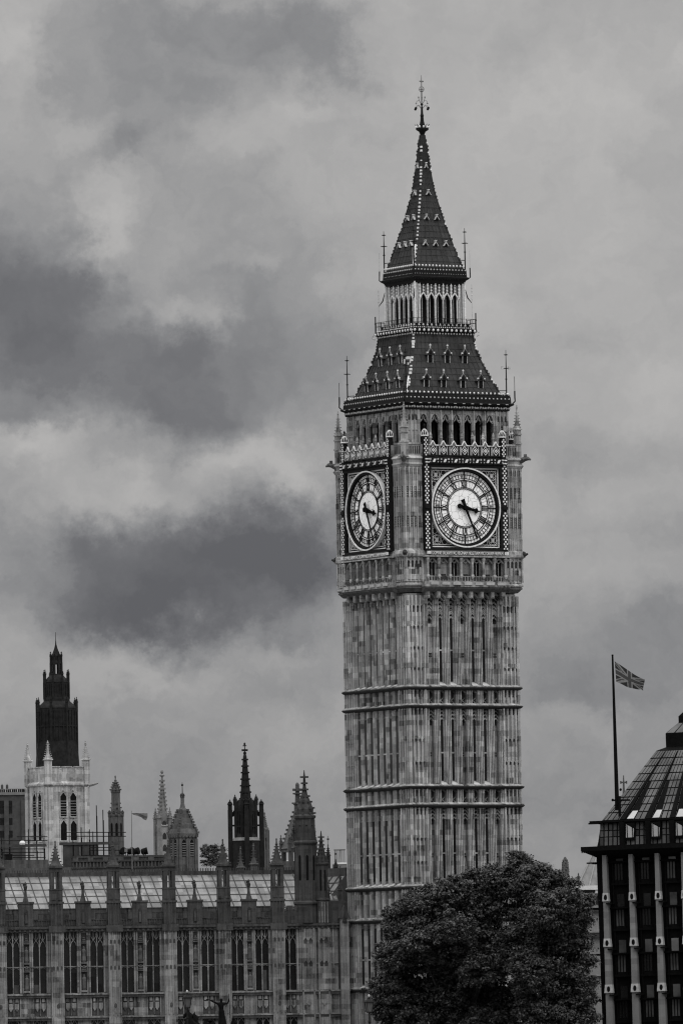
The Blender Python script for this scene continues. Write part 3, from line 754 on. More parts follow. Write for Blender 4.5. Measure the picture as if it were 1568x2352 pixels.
# ---- iron roofs
def roofrings(prof, nrow, lip=.035):
    """square rings following a profile, lapped like tile courses"""
    zs = [p[0] for p in prof]; hs = [p[1] for p in prof]
    rings = []
    z0, z1 = zs[0], zs[-1]
    def hf(z): return float(np.interp(z, zs, hs))
    for i in range(nrow):
        a = z0+(z1-z0)*i/nrow; b2 = z0+(z1-z0)*(i+1)/nrow
        rings.append((hf(a)+lip, a)); rings.append((hf(b2)+lip*.0, b2))
    return rings, hf
def smoothprof(pts, n=40):
    zs = np.array([p[0] for p in pts]); hs = np.array([p[1] for p in pts])
    zz = np.linspace(zs[0], zs[-1], n); hh = np.interp(zz, zs, hs)
    for _ in range(3):
        h2 = hh.copy(); h2[1:-1] = (hh[:-2]+2*hh[1:-1]+hh[2:])/4; hh = h2
    return list(zip(zz.tolist(), hh.tolist()))
def iron_roof(prof, nrow, nrib, name):
    rings, hf = roofrings(prof, nrow)
    mb = MB().use('tile'); mb.sq(0, 0, rings)
    z0, z1 = prof[0][0], prof[-1][0]
    for k in range(4):
        mb.M = RZ(k)
        for i in range(1, nrib):
            f = -1+2*i/nrib; pts = []
            for q in range(13):
                z = z0+(z1-z0)*q/12; h = hf(z); pts.append((f*h, -h-.02, z))
            mb.tube(pts, .045, 4)
    mb.M = Matrix()
    return mb.build(name, None, T), hf
LOW = smoothprof([(67.0, 5.38), (67.8, 5.1), (69.55, 4.34), (71.0, 3.80), (72.3, 3.43), (73.9, 3.27)])
lower, hlow = iron_roof(LOW, 11, 15, 'lower_roof')
UP = smoothprof([(80.0, 2.68), (81.2, 2.33), (82.6, 1.93), (84.9, 1.34), (87.65, .74), (90.57, .40), (93.1, .2)])
upper, hup = iron_roof(UP, 22, 8, 'spire')
random.seed(3)
for hf, z0, z1, dz, q in ((hlow, 67.4, 73.4, .3, .095), (hup, 80.3, 92.6, .34, .075)):   # crocketed ridge rolls
    for k in range(4):
        mb = MB(RZ(k)).use('tile'); z = z0
        zz = np.linspace(z0-.1, z1+.1, 16)
        mb.tube([(-hf(v)-.03, -hf(v)-.03, float(v)) for v in zz], .075 if q > .09 else .055, 5)
        while z < z1:
            h = hf(z)+.05
            if random.random() < .92:
                r = q*random.uniform(.7, 1.25)
                mb.use('white' if random.random() < (.8 if k == 0 else .22) else 'tile')
                mb.box(-h-r, -h+r, -h-r, -h+r, z-r, z+r*1.1)
            z += dz*random.uniform(.8, 1.2)
        if k == 0:                                                    # weathered pale flashing at the foot of the ridge nearest the river
            mb.use('white')
            for a in (np.arange(67.3, 69.0, .3) if q > .09 else np.arange(80.2, 82, .4)):
                a = float(a); mb.tube([(-hf(a)-.06, -hf(a)+.07, a), (-hf(a+.42)-.08, -hf(a+.42)+.05, a+.42)], [.13, .11], 5)
            if q > .09:
                for (a, z, r) in ((.1, 71.0, .16), (.35, 71.05, .14), (.6, 71.1, .16), (.85, 71.12, .14), (1.1, 71.1, .17), (1.3, 70.9, .15), (1.28, 70.7, .12), (.2, 70.7, .1), (.55, 70.5, .1)):
                    h = hf(z); mb.box(-h-.08, -h+.05, -h+a-r, -h+a+r, z-.14, z+.12)
        mb.build('ridge', None, T)
def lucarne(k, c, z, hf, w_, h_, deep, small=False):
    h = hf(z); mb = MB(RZ(k)).use('tile')
    front = h+.12
    if small:
        mb.use('gilt_grey')
        mb.seg((c-w_, z), (c, z+h_), .05, front-.4, front+.1); mb.seg((c+w_, z), (c, z+h_), .05, front-.4, front+.1)
        mb.fb(c-.05, c+.05, front-.5, front+.08, z+h_*.8, z+h_*1.5)
        mb.use('white'); mb.fb(c-.09, c+.09, front-.1, front+.12, z+h_*1.35, z+h_*1.5)
        mb.use('dark'); mb.prism([(c-w_*.7, z-.02), (c+w_*.7, z-.02), (c, z+h_*.8)], front-.5, front)
    else:
        mb.fb(c-w_, c+w_, h-1.6, front-.02, z, z+h_)
        mb.use('gilt_grey'); mb.fb(c-w_+.0, c-w_*.84, h-.3, front+.06, z-.12, z+h_); mb.fb(c+w_*.84, c+w_, h-.3, front+.06, z-.12, z+h_)
        mb.use('tile'); mb.prism([(c-w_-.22, z+h_-.05), (c+w_+.22, z+h_-.05), (c, z+h_+.6)], h-1.7, front+.1)
        mb.use('lead'); mb.seg((c-w_-.2, z+h_-.02), (c, z+h_+.62), .05, front, front+.16); mb.seg((c+w_+.2, z+h_-.02), (c, z+h_+.62), .05, front, front+.16)
        for sg in (-1, 1): mb.use('white'); mb.fb(c+sg*(w_+.08)-.06, c+sg*(w_+.08)+.06, front, front+.2, z+h_+.12, z+h_+.25)
        mb.use('gilt_grey'); mb.fb(c-.035, c+.035, front, front+.08, z+h_+.6, z+h_+1.05); mb.use('white'); mb.fb(c-.08, c+.08, front-.02, front+.1, z+h_+.86, z+h_+.96)
        mb.use('dark'); mb.fb(c-w_*.84, c+w_*.84, h-.3, front+.01, z-.02, z+h_)
        mb.prism([(c-w_*.7, z+h_), (c+w_*.7, z+h_), (c, z+h_+.42)], front, front+.115)
    mb.build('lucarne', None, T)
for k in range(4):
    for c in (-2.98, -1.05, 1.12, 3.1): lucarne(k, c, 68.3, hlow, .28, .62, 1)
    for c in (-1.92, 0, 1.95): lucarne(k, c, 70.75, hlow, .28, .66, 1)
    for z, cs in ((82.15, (-1.15, 0, 1.15)), (84.75, (-.58, .58)), (87.2, (0,)), (89.85, (0,))):
        for c in cs: lucarne(k, c, z, hup, .26 if z < 89 else .16, .36, 1, True)

# ---- roof cornices with rows of gilded beads
def cornice(name, zb, half, zs_, n, extra=()):
    mb = MB().use('iron')
    mb.sq(0, 0, zs_)
    for k in range(4):
        mb.M = RZ(k)
        for (z, d, r, cnt, m_) in extra:
            mb.use(m_)
            for i in range(cnt):
                c = -d+2*d*(i+.5)/cnt
                mb.sph(c, -d, z, r, 5, 4, 1.1)
    mb.M = Matrix()
    return mb.build(name, None, T)
cornice('roof_cornice', 0, 0, [(5.6, 65.9), (5.78, 65.95), (5.85, 66.35), (6.12, 66.5), (6.16, 66.62), (5.95, 66.7), (5.9, 67.35), (5.8, 67.4), (5.76, 67.05), (5.3, 67.05)], 0,
        ((67.62, 5.82, .095, 25, 'white'), (67.1, 5.93, .08, 27, 'gilt_grey'), (66.2, 5.86, .10, 40, 'gilt_grey'), (66.05, 5.82, .07, 50, 'stone_soot_shade')))
mb = MB().use('iron')
for k in range(4):
    mb.M = RZ(k)
    mb.use('gilt_grey')
    for i in range(30):
        c = -5.7+11.4*(i+.5)/30
        mb.use('iron'); mb.fb(c-.035, c+.035, 5.74, 5.8, 67.3, 67.75)
    mb.use('iron'); mb.fb(-5.9, 5.9, 5.7, 5.84, 67.4, 67.48)
    mb.use('gilt_grey')
    for i in range(24):                                               # carved bosses under the eaves
        c = -5.6+11.2*(i+.5)/24; mb.fb(c-.12, c+.05, 5.82, 5.9, 66.12+.1*(i % 2), 66.22+.1*(i % 2))
    for i in range(12):
        c = -5.8+11.6*(i+.5)/12; mb.use('gilt_grey'); mb.fb(c-.14, c+.14, 6.14, 6.19, 66.52, 66.58)
mb.M = Matrix(); mb.build('roof_cresting', None, T)
cornice('lantern_platform', 0, 0, [(3.2, 73.2), (3.26, 73.4), (3.62, 73.75), (3.66, 73.95), (3.3, 74.0), (3.2, 74.3)], 0,
        ((73.82, 3.62, .13, 14, 'white'), (73.5, 3.48, .085, 22, 'gilt_grey'), (74.1, 3.5, .06, 30, 'white')))
mb = MB()
for k in range(4):
    mb.M = RZ(k); mb.use('iron')
    for i in range(15):
        c = -3.5+7.0*i/14; mb.fb(c-.02, c+.02, 3.5, 3.54, 73.95, 75.0)
    for z in (74.98, 74.6): mb.fb(-3.55, 3.55, 3.5, 3.53, z-.02, z+.02)
    mb.use('white')
    for i in range(14):
        c = -3.3+6.6*(i+.5)/14; mb.prism([(c-.12, 74.25), (c+.12, 74.25), (c, 74.52)], 3.1, 3.2); mb.use('gilt_grey'); mb.fb(c-.1, c+.1, 3.1, 3.18, 74.15, 74.25); mb.use('white')
    mb.use('iron'); mb.fb(-3.2, 3.2, 2.9, 3.1, 73.95, 74.55)
    mb.use('iron'); mb.tube([(-3.55, -3.55, 73.7), (-3.55, -3.55, 75.6)], .06, 5); mb.sph(-3.55, -3.55, 74.9, .1, 5)
    mb.use('gilt_grey'); mb.ring(0, 0, 0, 0, 0, 0, 3) if 0 else None
    mb.tube([(-3.5, -3.5, 73.9), (-3.75, -3.75, 73.75), (-3.78, -3.78, 73.5), (-3.6, -3.6, 73.35)], .07, 5)
mb.M = Matrix(); mb.build('platform_railing', None, T)
# lantern arcade
mb = MB().use('dark'); mb.box(-2.2, 2.2, -2.2, 2.2, 73.5, 78.6)
mb.use('gilt_grey')
for k in range(4):
    mb.M = RZ(k)
    mb.use('gilt_grey'); mb.box(-2.8, -2.52, -2.8, -2.52, 73.9, 78.6)
    mb.use('white'); mb.box(-2.86, -2.74, -2.86, -2.74, 73.9, 78.6)
    for sg in (-1, 1):
        for o in (2.36, 2.62): mb.use('gilt_grey'); mb.fb(sg*o-.05, sg*o+.05, 2.6, 2.74, 73.9, 78.6)
    n = 6
    for i in range(n+1 if 0 else n):
        c = -2.2+4.4*i/(n-1)
        mb.use('gilt_grey' if i % 2 else 'white'); mb.fb(c-.055, c+.055, 2.55, 2.72, 73.9, 77.2)
        mb.use('gilt_grey'); mb.fb(c-.05, c+.05, 2.5, 2.7, 77.0, 78.5)
        mb.use('white')
        for q in range(4): mb.fb(c-.1, c+.1, 2.7, 2.76, 77.2+.33*q, 77.3+.33*q)
        mb.fb(c-.04, c+.04, 2.68, 2.78, 77, 78.55)
    for i in range(n-1):
        c = -2.2+4.4*(i+.5)/(n-1)
        mb.use('white')
        for sg in (-1, 1): mb.seg((c+sg*.4, 76.85), (c+sg*.3, 77.15), .09, 2.55, 2.7); mb.seg((c+sg*.3, 77.15), (c, 77.55), .09, 2.55, 2.7)
        mb.use('gilt_grey'); mb.fb(c-.05, c+.05, 2.55, 2.68, 77.5, 78.6)
        mb.use('white')
        for q in range(3): mb.prism([(c-.11, 77.75+.3*q), (c, 77.65+.3*q), (c+.11, 77.75+.3*q), (c, 77.83+.3*q)], 2.64, 2.72)
        mb.use('gilt_grey')
        for o in (-.22, .22): mb.fb(c+o-.015, c+o+.015, 2.56, 2.62, 77.3, 78.6)
        mb.use('gilt_grey'); mb.fb(c-.38, c+.38, 2.5, 2.6, 74.5, 74.6); mb.fb(c-.02, c+.02, 2.3, 2.4, 74, 77.2)
mb.M = Matrix(); mb.build('lantern', None, T)
cornice('spire_cornice', 0, 0, [(2.7, 78.3), (2.82, 78.5), (2.9, 78.75), (3.1, 78.9), (3.14, 79.05), (2.98, 79.12), (2.95, 79.7), (2.9, 79.9), (2.7, 80.0)], 0,
        ((80.15, 2.88, .095, 15, 'white'), (79.75, 2.96, .075, 17, 'gilt_grey'), (79.35, 2.96, .04, 22, 'gilt_grey'), (78.85, 3.0, .06, 20, 'stone_soot_shade')))
# weathervanes / iron finials at roof corners, with stays
def corner_rod(x, y, z0, z1, tx, ty, tz, cross):
    mb = MB().use('iron')
    mb.tube([(x, y, z0), (x, y, z0+(z1-z0)*.55), (x, y, z1)], [.07, .06, .025], 5)
    for f, wd in ((.4, .12), (.62, .35), (.9, .22)):
        z = z0+(z1-z0)*f
        mb.box(x-wd, x+wd, y-.03, y+.03, z-.03, z+.03); mb.box(x-.03, x+.03, y-wd, y+wd, z-.03, z+.03); mb.sph(x, y, z, .09, 5)
    if cross:
        mb.use('gilt_grey'); z = z0+(z1-z0)*.62
        for a in (-1, 1): mb.box(x+a*.38-.13, x+a*.38+.13, y-.03, y+.03, z-.1, z+.2)
    mb.use('iron'); mb.tube([(x, y, z0+.75), (tx, ty, tz)], .035, 4)
    mb.tube([(x*1.0+.0, y, z0-.9), (x, y, z0)], .06, 5)
    mb.build('roof_finial', None, T)
for k, (sx, sy) in enumerate(((-1, -1), (1, -1), (-1, 1), (1, 1))):
    corner_rod(sx*5.62, sy*5.62, 67.2, 71.9, sx*4.7, sy*4.7, 68.0, k in (1,))
    corner_rod(sx*2.86, sy*2.86, 80.0, 83.9, sx*2.4, sy*2.4, 80.8, False)
for k in range(4):                                                    # scrolled brackets and thin corner rods at the eaves
    mb = MB(RZ(k)).use('iron')
    mb.tube([(-6.0, -6.0, 66.6), (-6.22, -6.22, 66.9), (-6.2, -6.2, 67.3), (-6.2, -6.2, 67.9)], .07, 5)
    mb.tube([(-6.2, -6.2, 67.3), (-6.2, -6.2, 69.3)], .025, 4)
    mb.build('corner_bracket', None, T); mb = MB(RZ(k)).use('iron')
    mb.tube([(-3.05, -3.05, 78.9), (-3.22, -3.22, 79.1), (-3.2, -3.2, 80.0)], .06, 5)
    mb.use('gilt_grey'); mb.tube([(-3.2, -3.2, 79), (-3.2, -3.2, 81.8)], .02, 4); mb.build('corner_bracket', None, T)
    mb = MB(RZ(k)).use('gilt_grey'); mb.tube([(-3.3, -3.3, 74), (-3.3, -3.3, 78.4)], .022, 4)
    for q in range(4): mb.sph(-3.3, -3.3, 77.0+.35*q, .07, 5)
    mb.use('iron'); mb.tube([(-3.28, -3.28, 76.6), (-3.0, -3.0, 77.1), (-2.85, -2.85, 77.9)], [.03, .06, .03], 4)
    mb.build('corner_rod', None, T)
mb = MB().use('iron')                                                 # top finial
mb.lathe(0, 0, [(.2, 92.9), (.24, 93.1), (.22, 93.2), (.34, 93.45), (.62, 93.62), (.62, 93.8), (.4, 93.85), (.3, 93.95), (.18, 94.5), (.15, 94.9), (.19, 95.0), (.12, 95.2), (.09, 95.9)], 8)
mb.use('white')
for q in range(10):
    a = 2*pi*q/10; mb.sph(.62*cos(a), .62*sin(a), 93.9, .085, 5, 4, 1.4)
mb.use('iron')
for q in range(8):
    a = 2*pi*q/8+.2; mb.tube([(.45*cos(a), .45*sin(a), 93.95), (.72*cos(a), .72*sin(a), 94.15)], .03, 4)
mb.build('finial_collar', None, T)
mb = MB().use('lead')
mb.tube([(0, 0, 95.4), (0, 0, 97.2), (0, 0, 98.6)], [.09, .065, .035], 6)
mb.use('iron'); mb.sph(0, 0, 96.1, .14, 6)
for q in range(8):
    a = 2*pi*q/8+.3; c_, s_ = cos(a), sin(a)
    lo_ = q % 2 == 0
    rr, zz = (.85, 95.75) if lo_ else (.55, 96.25)
    mb.use('lead'); mb.tube([(.05*c_, .05*s_, zz-.1), (rr*.5*c_, rr*.5*s_, zz+.28), (rr*.85*c_, rr*.85*s_, zz+.2), (rr*c_, rr*s_, zz)], .028, 4)
    mb.use('iron' if lo_ else 'lead'); mb.sph(rr*c_, rr*s_, zz-.05, .13 if lo_ else .08, 6)
    if not lo_: mb.tube([(.2*c_, .2*s_, zz+.1), (.3*c_, .3*s_, zz+.5)], .025, 4); mb.sph(.3*c_, .3*s_, zz+.55, .07, 5, 4, 1.6)
mb.use('lead')
for q in range(3):
    a = pi*q/3; pts = [(.26*cos(t_)*cos(a), .26*cos(t_)*sin(a), 97.6+.26*sin(t_)) for t_ in [2*pi*i/12 for i in range(13)]]
    mb.tube(pts, .035, 4)
mb.lathe(0, 0, [(.25, 97.58), (.27, 97.6), (.25, 97.62)], 12)
mb.sph(0, 0, 96.95, .09, 6); mb.sph(0, 0, 98.25, .06, 5)
mb.box(-.22, .22, -.05, .05, 98.3, 98.42); mb.tube([(0, 0, 98.5), (0, 0, 98.95)], [.04, .03], 5)
mb.build('orb_finial', None, T)
# ================================================================== palace wing at the foot of the tower
PY = 906.5
AW = radians(10)
pr = at(796, 2300, PY)
W = thing('palace_wing', 'dark gothic palace wing with tall paired windows and a pale glass roof', 'palace', (pr.x, PY, 0), AW)
BX = [-39.4, -33.75, -28.2, -22.62, -17.2, -11.88, -6.62]               # buttresses
ZCOR, ZPAR, ZEAVE, ZRID = 16.75, 18.55, 18.3, 21.9
WINS = []
for a, b2, nb in ((-39.4, -33.75, 0), (-33.75, -28.2, 1), (-28.2, -22.62, 2), (-22.62, -17.2, 3), (-17.2, -11.88, 4), (-11.88, -6.62, 5)):
    p = b2-a; WINS += [a+p*.235, a+p*.70]
WINS.append(-5.5)
def palace_wall():
    mb = MB().use('palace')
    mb.box(-42, .3, .35, 12.5, 0, 16.3)                                  # body, wall plane at y = .35
    def pier(s0, s1, y=0., z0=0, z1=16.4): mb.box(s0, s1, y, .4, z0, z1)
    edges = [-42]
    for c in WINS: edges += [c-.64, c+.64]
    edges += [.3]
    for i in range(0, len(edges), 2): pier(edges[i], edges[i+1], .02)
    for c in WINS:                                                       # between the window tiers
        for z0, z1 in ((8.1, 10.45), (0, 2.4), (16.3, 16.4)): mb.box(c-.66, c+.66, .03, .4, z0, z1)
    # slender mullion shafts beside windows and panelled niches
    for c in WINS:
        for o in (-.72, .72): mb.box(c+o-.07, c+o+.07, -.06, .1, 10.5, 16.4)
        for o in (-.98, .98): mb.box(c+o-.035, c+o+.035, -.03, .1, 8.2, 16.4)
        # shield panels below the windows
        mb.use('palace_dark'); mb.box(c-.6, c+.6, -.005, .1, 8.3, 10.2); mb.use('palace')
        for o in (-.3, .3):
            mb.prism([(c+o-.2, 9.5), (c+o+.2, 9.5), (c+o+.2, 9.0), (c+o, 8.7), (c+o-.2, 9.0)], 0, .1)
            mb.prism([(c+o-.13, 9.95), (c+o+.13, 9.95), (c+o+.16, 9.62), (c+o-.16, 9.62)], 0, .09)
        mb.box(c-.03, c+.03, -.1, .1, 8.3, 10.2); mb.box(c-.7, c-.6, -.1, .1, 8.2, 10.3); mb.box(c+.6, c+.7, -.1, .1, 8.2, 10.3)
    # blank panelled bay beside the stair turret, towards the tower
    for s in (-4.75, -4.45, -3.0, -1.55, -1.25, -.45): mb.box(s-.06, s+.06, -.14, .1, 8.2, 16.4)
    for s0, s1 in ((-4.35, -3.1), (-2.75, -1.65)):
        mb.box(s0, s1, -.2, .1, 0, 16.4)
        for o in (.06, .94): mb.box(s0+(s1-s0)*o-.07, s0+(s1-s0)*o+.07, -.3, 0, 0, 16.4)
        for z in (9.2,): mb.prism([((s0+s1)/2-.25, z), ((s0+s1)/2, z-.32), ((s0+s1)/2+.25, z), ((s0+s1)/2, z+.32)], .2, .28)
        for z in (13.0, 15.2):
            mb.use('palace_dark')
            for q in (.3, .7): mb.prism(arch(s0+(s1-s0)*q, .15, z-.3, z), .2, .215)
            mb.use('palace')
            for q in (.3, .7): mb.seg((s0+(s1-s0)*q-.22, z), (s0+(s1-s0)*q, z+.35), .07, .2, .3); mb.seg((s0+(s1-s0)*q+.22, z), (s0+(s1-s0)*q, z+.35), .07, .2, .3)
    # string courses and cornice
    for z, pr_, h in ((10.3, .3, .22), (8.1, .3, .2), (2.3, .25, .2), (13.0, .1, .1)):
        if z == 13.0:
            for i in range(0, len(edges), 2): mb.box(edges[i], edges[i+1], -pr_, .1, z-.05, z+.05)
        else:
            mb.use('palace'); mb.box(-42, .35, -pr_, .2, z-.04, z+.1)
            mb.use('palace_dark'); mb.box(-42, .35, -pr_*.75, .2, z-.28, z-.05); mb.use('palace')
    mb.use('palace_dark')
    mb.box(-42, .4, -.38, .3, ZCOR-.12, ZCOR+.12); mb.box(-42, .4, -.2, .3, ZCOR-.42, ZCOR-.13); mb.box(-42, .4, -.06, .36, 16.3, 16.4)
    for i in range(84):
        c = -41.8+.5*i; mb.box(c-.12, c+.12, -.3, 0, ZCOR-.36, ZCOR-.16)
    return mb.build('wall', None, W)
palace_wall()
for bi, c in enumerate(BX):                                              # buttress turrets with crocketed tops
    mb = MB().use('palace')
    mb.box(c-.62, c+.62, -.45, .2, 0, 16.3)
    for o in (-.56, -.2, .2, .56): mb.box(c+o-.05, c+o+.05, -.53, -.3, 8.3, 16.3)
    mb.box(c-.45, c+.45, -.56, -.3, 0, 8.1)
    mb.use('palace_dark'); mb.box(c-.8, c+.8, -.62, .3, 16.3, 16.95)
    mb.prism([(c-.2, 9.2), (c, 8.95), (c+.2, 9.2), (c, 9.45)], .45, .5)
    for z in (12.9, 15.4):
        for o in (-.38, 0, .38): mb.prism(arch(c+o, .09, z-.25, z), .45, .468)
    mb.box(c-.6, c+.6, -.5, .6, 16.95, 19.1); mb.box(c-.7, c+.7, -.6, .7, 19.05, 19.25)
    for o in (-.42, -.14, .14, .42): mb.box(c+o-.04, c+o+.04, -.57, -.4, 17, 19.05)
    mb.box(c-.58, c+.58, -.5, .6, 19.25, 20.4); mb.box(c-.62, c+.62, -.54, .64, 20.35, 20.5)
    for o in (-.3, .3):
        mb.box(c+o-.22, c+o+.22, -.54, -.48, 19.4, 20.3)
    # open upper stage: four corner posts
    for sx in (-1, 1):
        for y0 in (-.5, .36):
            mb.box(c+sx*.55-.17*(sx > 0)*2+.0, c+sx*.55+.17*(sx < 0)*2, y0, y0+.24, 20.5, 22.3)
    mb.box(c-.07, c+.07, -.5, -.3, 20.5, 22.3)
    mb.box(c-.57, c+.57, -.52, .62, 22.1, 22.5); mb.box(c-.72, c+.72, -.66, .76, 22.5, 22.68)
    mb.sq(c, .05, [(.56, 22.68), (.36, 23.05), (.2, 23.7), (.08, 24.5), (.05, 24.95)])
    for q in range(6):
        z = 22.75+.3*q; r = (.6, .46, .36, .28, .21, .15)[q]
        for sx, sy in ((1, 1), (-1, 1), (1, -1), (-1, -1)): mb.box(c+sx*r-.065, c+sx*r+.065, .05+sy*r-.065, .05+sy*r+.065, z, z+.12)
    mb.sph(c, .05, 24.55, .17, 6, 4, .6); mb.sph(c, .05, 25.0, .09, 5, 4, 1.5)
    mb.build('buttress_turret', None, W)
for c in WINS:                                                            # windows: frame with tracery, panes behind
    fr = MB().use('palace')
    for z0, z1 in ((10.45, 13.0), (13.0, 16.3), (2.4, 5.2), (5.2, 8.0)):
        pass
    fr.box(c-.045, c+.045, .12, .3, 10.45, 16.3); fr.box(c-.64, c+.64, .14, .28, 12.95, 13.04); fr.box(c-.05, c+.05, .12, .3, 2.4, 8.0)
    for o in (-.33, .33):
        for sg in (-1, 1):
            fr.seg((c+o+sg*.29, 14.9), (c+o+sg*.22, 15.25), .045, -.26, -.14); fr.seg((c+o+sg*.22, 15.25), (c+o, 15.55), .045, -.26, -.14)
            fr.seg((c+o, 15.5), (c+o+sg*.2, 15.8), .045, -.26, -.14); fr.seg((c+o+sg*.2, 15.8), (c+o+sg*.29, 16.3), .045, -.26, -.14)
            fr.seg((c+o+sg*.29, 12.8), (c+o, 12.92), .04, -.26, -.2)
            fr.seg((c+o+sg*.29, 7.4), (c+o, 7.85), .07, -.26, -.14)
        fr.box(c+o-.03, c+o+.03, .14, .26, 15.5, 16.3)
    wo = fr.build('window', None, W)
    pn = MB().use('glass'); pn.box(c-.63, c+.63, .30, .34, 10.45, 16.3); pn.box(c-.63, c+.63, .30, .34, 2.4, 8.0)
    random.seed(int(c*100))
    pn.use('lead')
    for o in (-.33, .33):
        if random.random() < .45: pn.use(random.choice(['iron', 'concrete'])); zq = random.choice([11.3, 12.0, 12.4]); pn.box(c+o-.24, c+o+random.choice([.0, .12, .24]), .27, .3, 10.5, zq)
    pn.build('pane', None, wo)
for i in range(6):                                                        # canopied niches with figures, and the gabled merlon with its beast
    a, b2 = BX[i], BX[i+1]; c = a+(b2-a)*.4675
    nb = MB().use('palace')
    nb.use('stone_soot_shade'); nb.box(c-.3, c+.3, .0, .05, 10.6, 16.2); nb.use('palace')
    for o in (-.34, .34): nb.box(c+o-.06, c+o+.06, -.1, .1, 10.4, 16.3)
    for zb in (10.55, 13.25):
        nb.box(c-.28, c+.28, -.2, .02, zb, zb+.16); nb.use('grey_stone'); nb.lathe(c, -.05, [(.16, zb+.16), (.22, zb+.35), (.17, zb+.9), (.2, zb+1.3), (.1, zb+1.45), (.11, zb+1.62), (.02, zb+1.72)], 7)
        for q in range(4):
            z = zb+1.95+.17*q; r = .26-.055*q
            nb.box(c-r, c+r, -.24+.03*q, .02, z, z+.11)
    nb.build('niche_statue', None, W)
    mb = MB().use('palace_dark')
    mb.box(c-.72, c+.72, -.2, .25, 16.9, 19.1); mb.box(c-.8, c+.8, -.28, .3, 19.1, 19.28)
    for sg in (-1, 1): mb.box(c+sg*.95-.22, c+sg*.95+.22, -.12, .2, 17.5, 18.2)
    mb.use('stone_soot_shade'); mb.prism(arch(c, .2, 17.1, 18.2), .2, .22); mb.use('palace_dark')
    mb.prism([(c-.12, 17.2), (c+.12, 17.2), (c+.1, 18.2), (c-.1, 18.2)], .21, .3)
    mb.sq(c, .02, [(.26, 19.28), (.12, 19.9), (.1, 20.4)])
    mb.use('stone_soot_shade'); mb.lathe(c, .02, [(.08, 20.3), (.16, 20.5), (.2, 20.75), (.12, 20.9), (.14, 21.0), (.03, 21.2)], 7)
    mb.box(c-.24, c-.02, -.05, .1, 20.8, 21.05)
    mb.build('gabled_merlon', None, W)
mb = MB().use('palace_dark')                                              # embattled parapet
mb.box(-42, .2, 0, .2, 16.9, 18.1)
for i in range(6):
    a, b2 = BX[i]+.6, BX[i+1]-.6; c = BX[i]+(BX[i+1]-BX[i])*.4675
    for s in (a+.45, (a+c)/2+.05, (b2+c)/2-.1, b2-.5):
        mb.box(s-.38, s+.38, -.03, .2, 18.1, 18.5); mb.box(s-.42, s+.42, -.08, .24, 18.5, 18.6)
        mb.use('stone_soot_shade'); mb.prism(arch(s, .16, 17.55, 17.85), .03, .045); mb.use('palace_dark')
    n = int((b2-a)/.24)
    for q in range(n):
        s = a+(b2-a)*(q+.5)/n; mb.box(s-.035, s+.035, -.07, .05, 16.95, 17.5)
    mb.box(a, b2, -.08, .05, 17.45, 17.53)
for s in (-5.4, -4.7): mb.box(s-.3, s+.3, -.03, .2, 18.1, 18.6)
mb.build('parapet', None, W)
# glass roof
mb = MB().use('roof_glass')
YR = 9.0
def roofpt(s, f, up=0.): return (s, .9+f*(YR-.9), ZEAVE+f*(ZRID-ZEAVE)+up)
mb.add([roofpt(-42, 0), roofpt(-.2, 0), roofpt(-.2, 1), roofpt(-42, 1), (-42, 12.5, 17), (-.2, 12.5, 17), (-42, .9, 17), (-.2, .9, 17)],
       [(0, 1, 2, 3), (3, 2, 5, 4), (0, 6, 7, 1), (6, 4, 5, 7), (1, 7, 5, 2), (0, 3, 4, 6)])
ro = mb.build('glass_roof', None, W)
mb = MB().use('concrete')
for i in range(42): mb.tube([roofpt(-41.6+i, 0, .03), roofpt(-41.6+i, 1, .03)], .055, 4)
for j in range(6): mb.tube([roofpt(-42, .03+.97*j/5, .02), roofpt(-.2, .03+.97*j/5, .02)], .045, 4)
mb.build('glazing_bar', None, ro)
mb = MB().use('palace_dark')                                              # ridge cresting
mb.box(-42, -.2, YR-.1, YR+.15, ZRID-.1, ZRID+.35)
for i in range(168): c = -41.9+.25*i; mb.box(c-.05, c+.05, YR-.02, YR+.06, ZRID+.3, ZRID+.62)
mb.build('ridge_cresting', None, W)
# octagonal stair turret
mb = MB(Matrix.Translation((-3.72, .5, 0))).use('palace_dark')
mb.lathe(0, 0, [(1.1, 16.9), (1.1, 18.6), (1.25, 18.75), (1.25, 18.9), (1.05, 19.05), (1.03, 24.4), (1.2, 24.6), (1.22, 24.75), (.95, 24.9), (.9, 26.9), (1.06, 27.05), (1.1, 27.25), (.82, 27.4), (.86, 27.9), (.55, 28.7), (.3, 29.3), (.16, 30.1), (.09, 31.2), (.03, 31.7)], 8)
for k in range(8):
    a = pi/8+k*pi/4
    for z0, z1, r in ((19, 24.3, 1.06), (24.9, 26.9, .92)): mb.box(r*cos(a)-.06, r*cos(a)+.06, r*sin(a)-.06, r*sin(a)+.06, z0, z1)
    for q in range(7):
        z = [27.5, 28.0, 28.6, 29.15, 29.8, 30.4, 31.0][q]; r = [1.0, .9, .68, .45, .3, .24, .32][q]
        mb.box(r*cos(a)-.09, r*cos(a)+.09, r*sin(a)-.09, r*sin(a)+.09, z-.06, z+.1)
    mb.use('dark')
    aa = k*pi/4
    mb.M = Matrix.Translation((-3.72, .5, 0)) @ Matrix.Rotation(aa, 4, 'Z')
    for z0, z1, r in ((21.0, 23.5, .953), (25.2, 26.4, .835)): mb.prism(arch(0, .13, z0, z1-.25), r, r+.012)
    mb.use('palace_dark')
    mb.prism([(-.35, 19.3), (.35, 19.3), (.35, 20.6), (-.35, 20.6)], .95, .99)
    mb.M = Matrix.Translation((-3.72, .5, 0))
for s in (-1.02, 1.02): pinnacle(mb, s, .5, 24.6, 25.6, 26.4, .09, 3)
mb.build('stair_turret', None, W)
mb = MB().use('palace_dark')                                              # slim corner turret beside it
c = -2.2
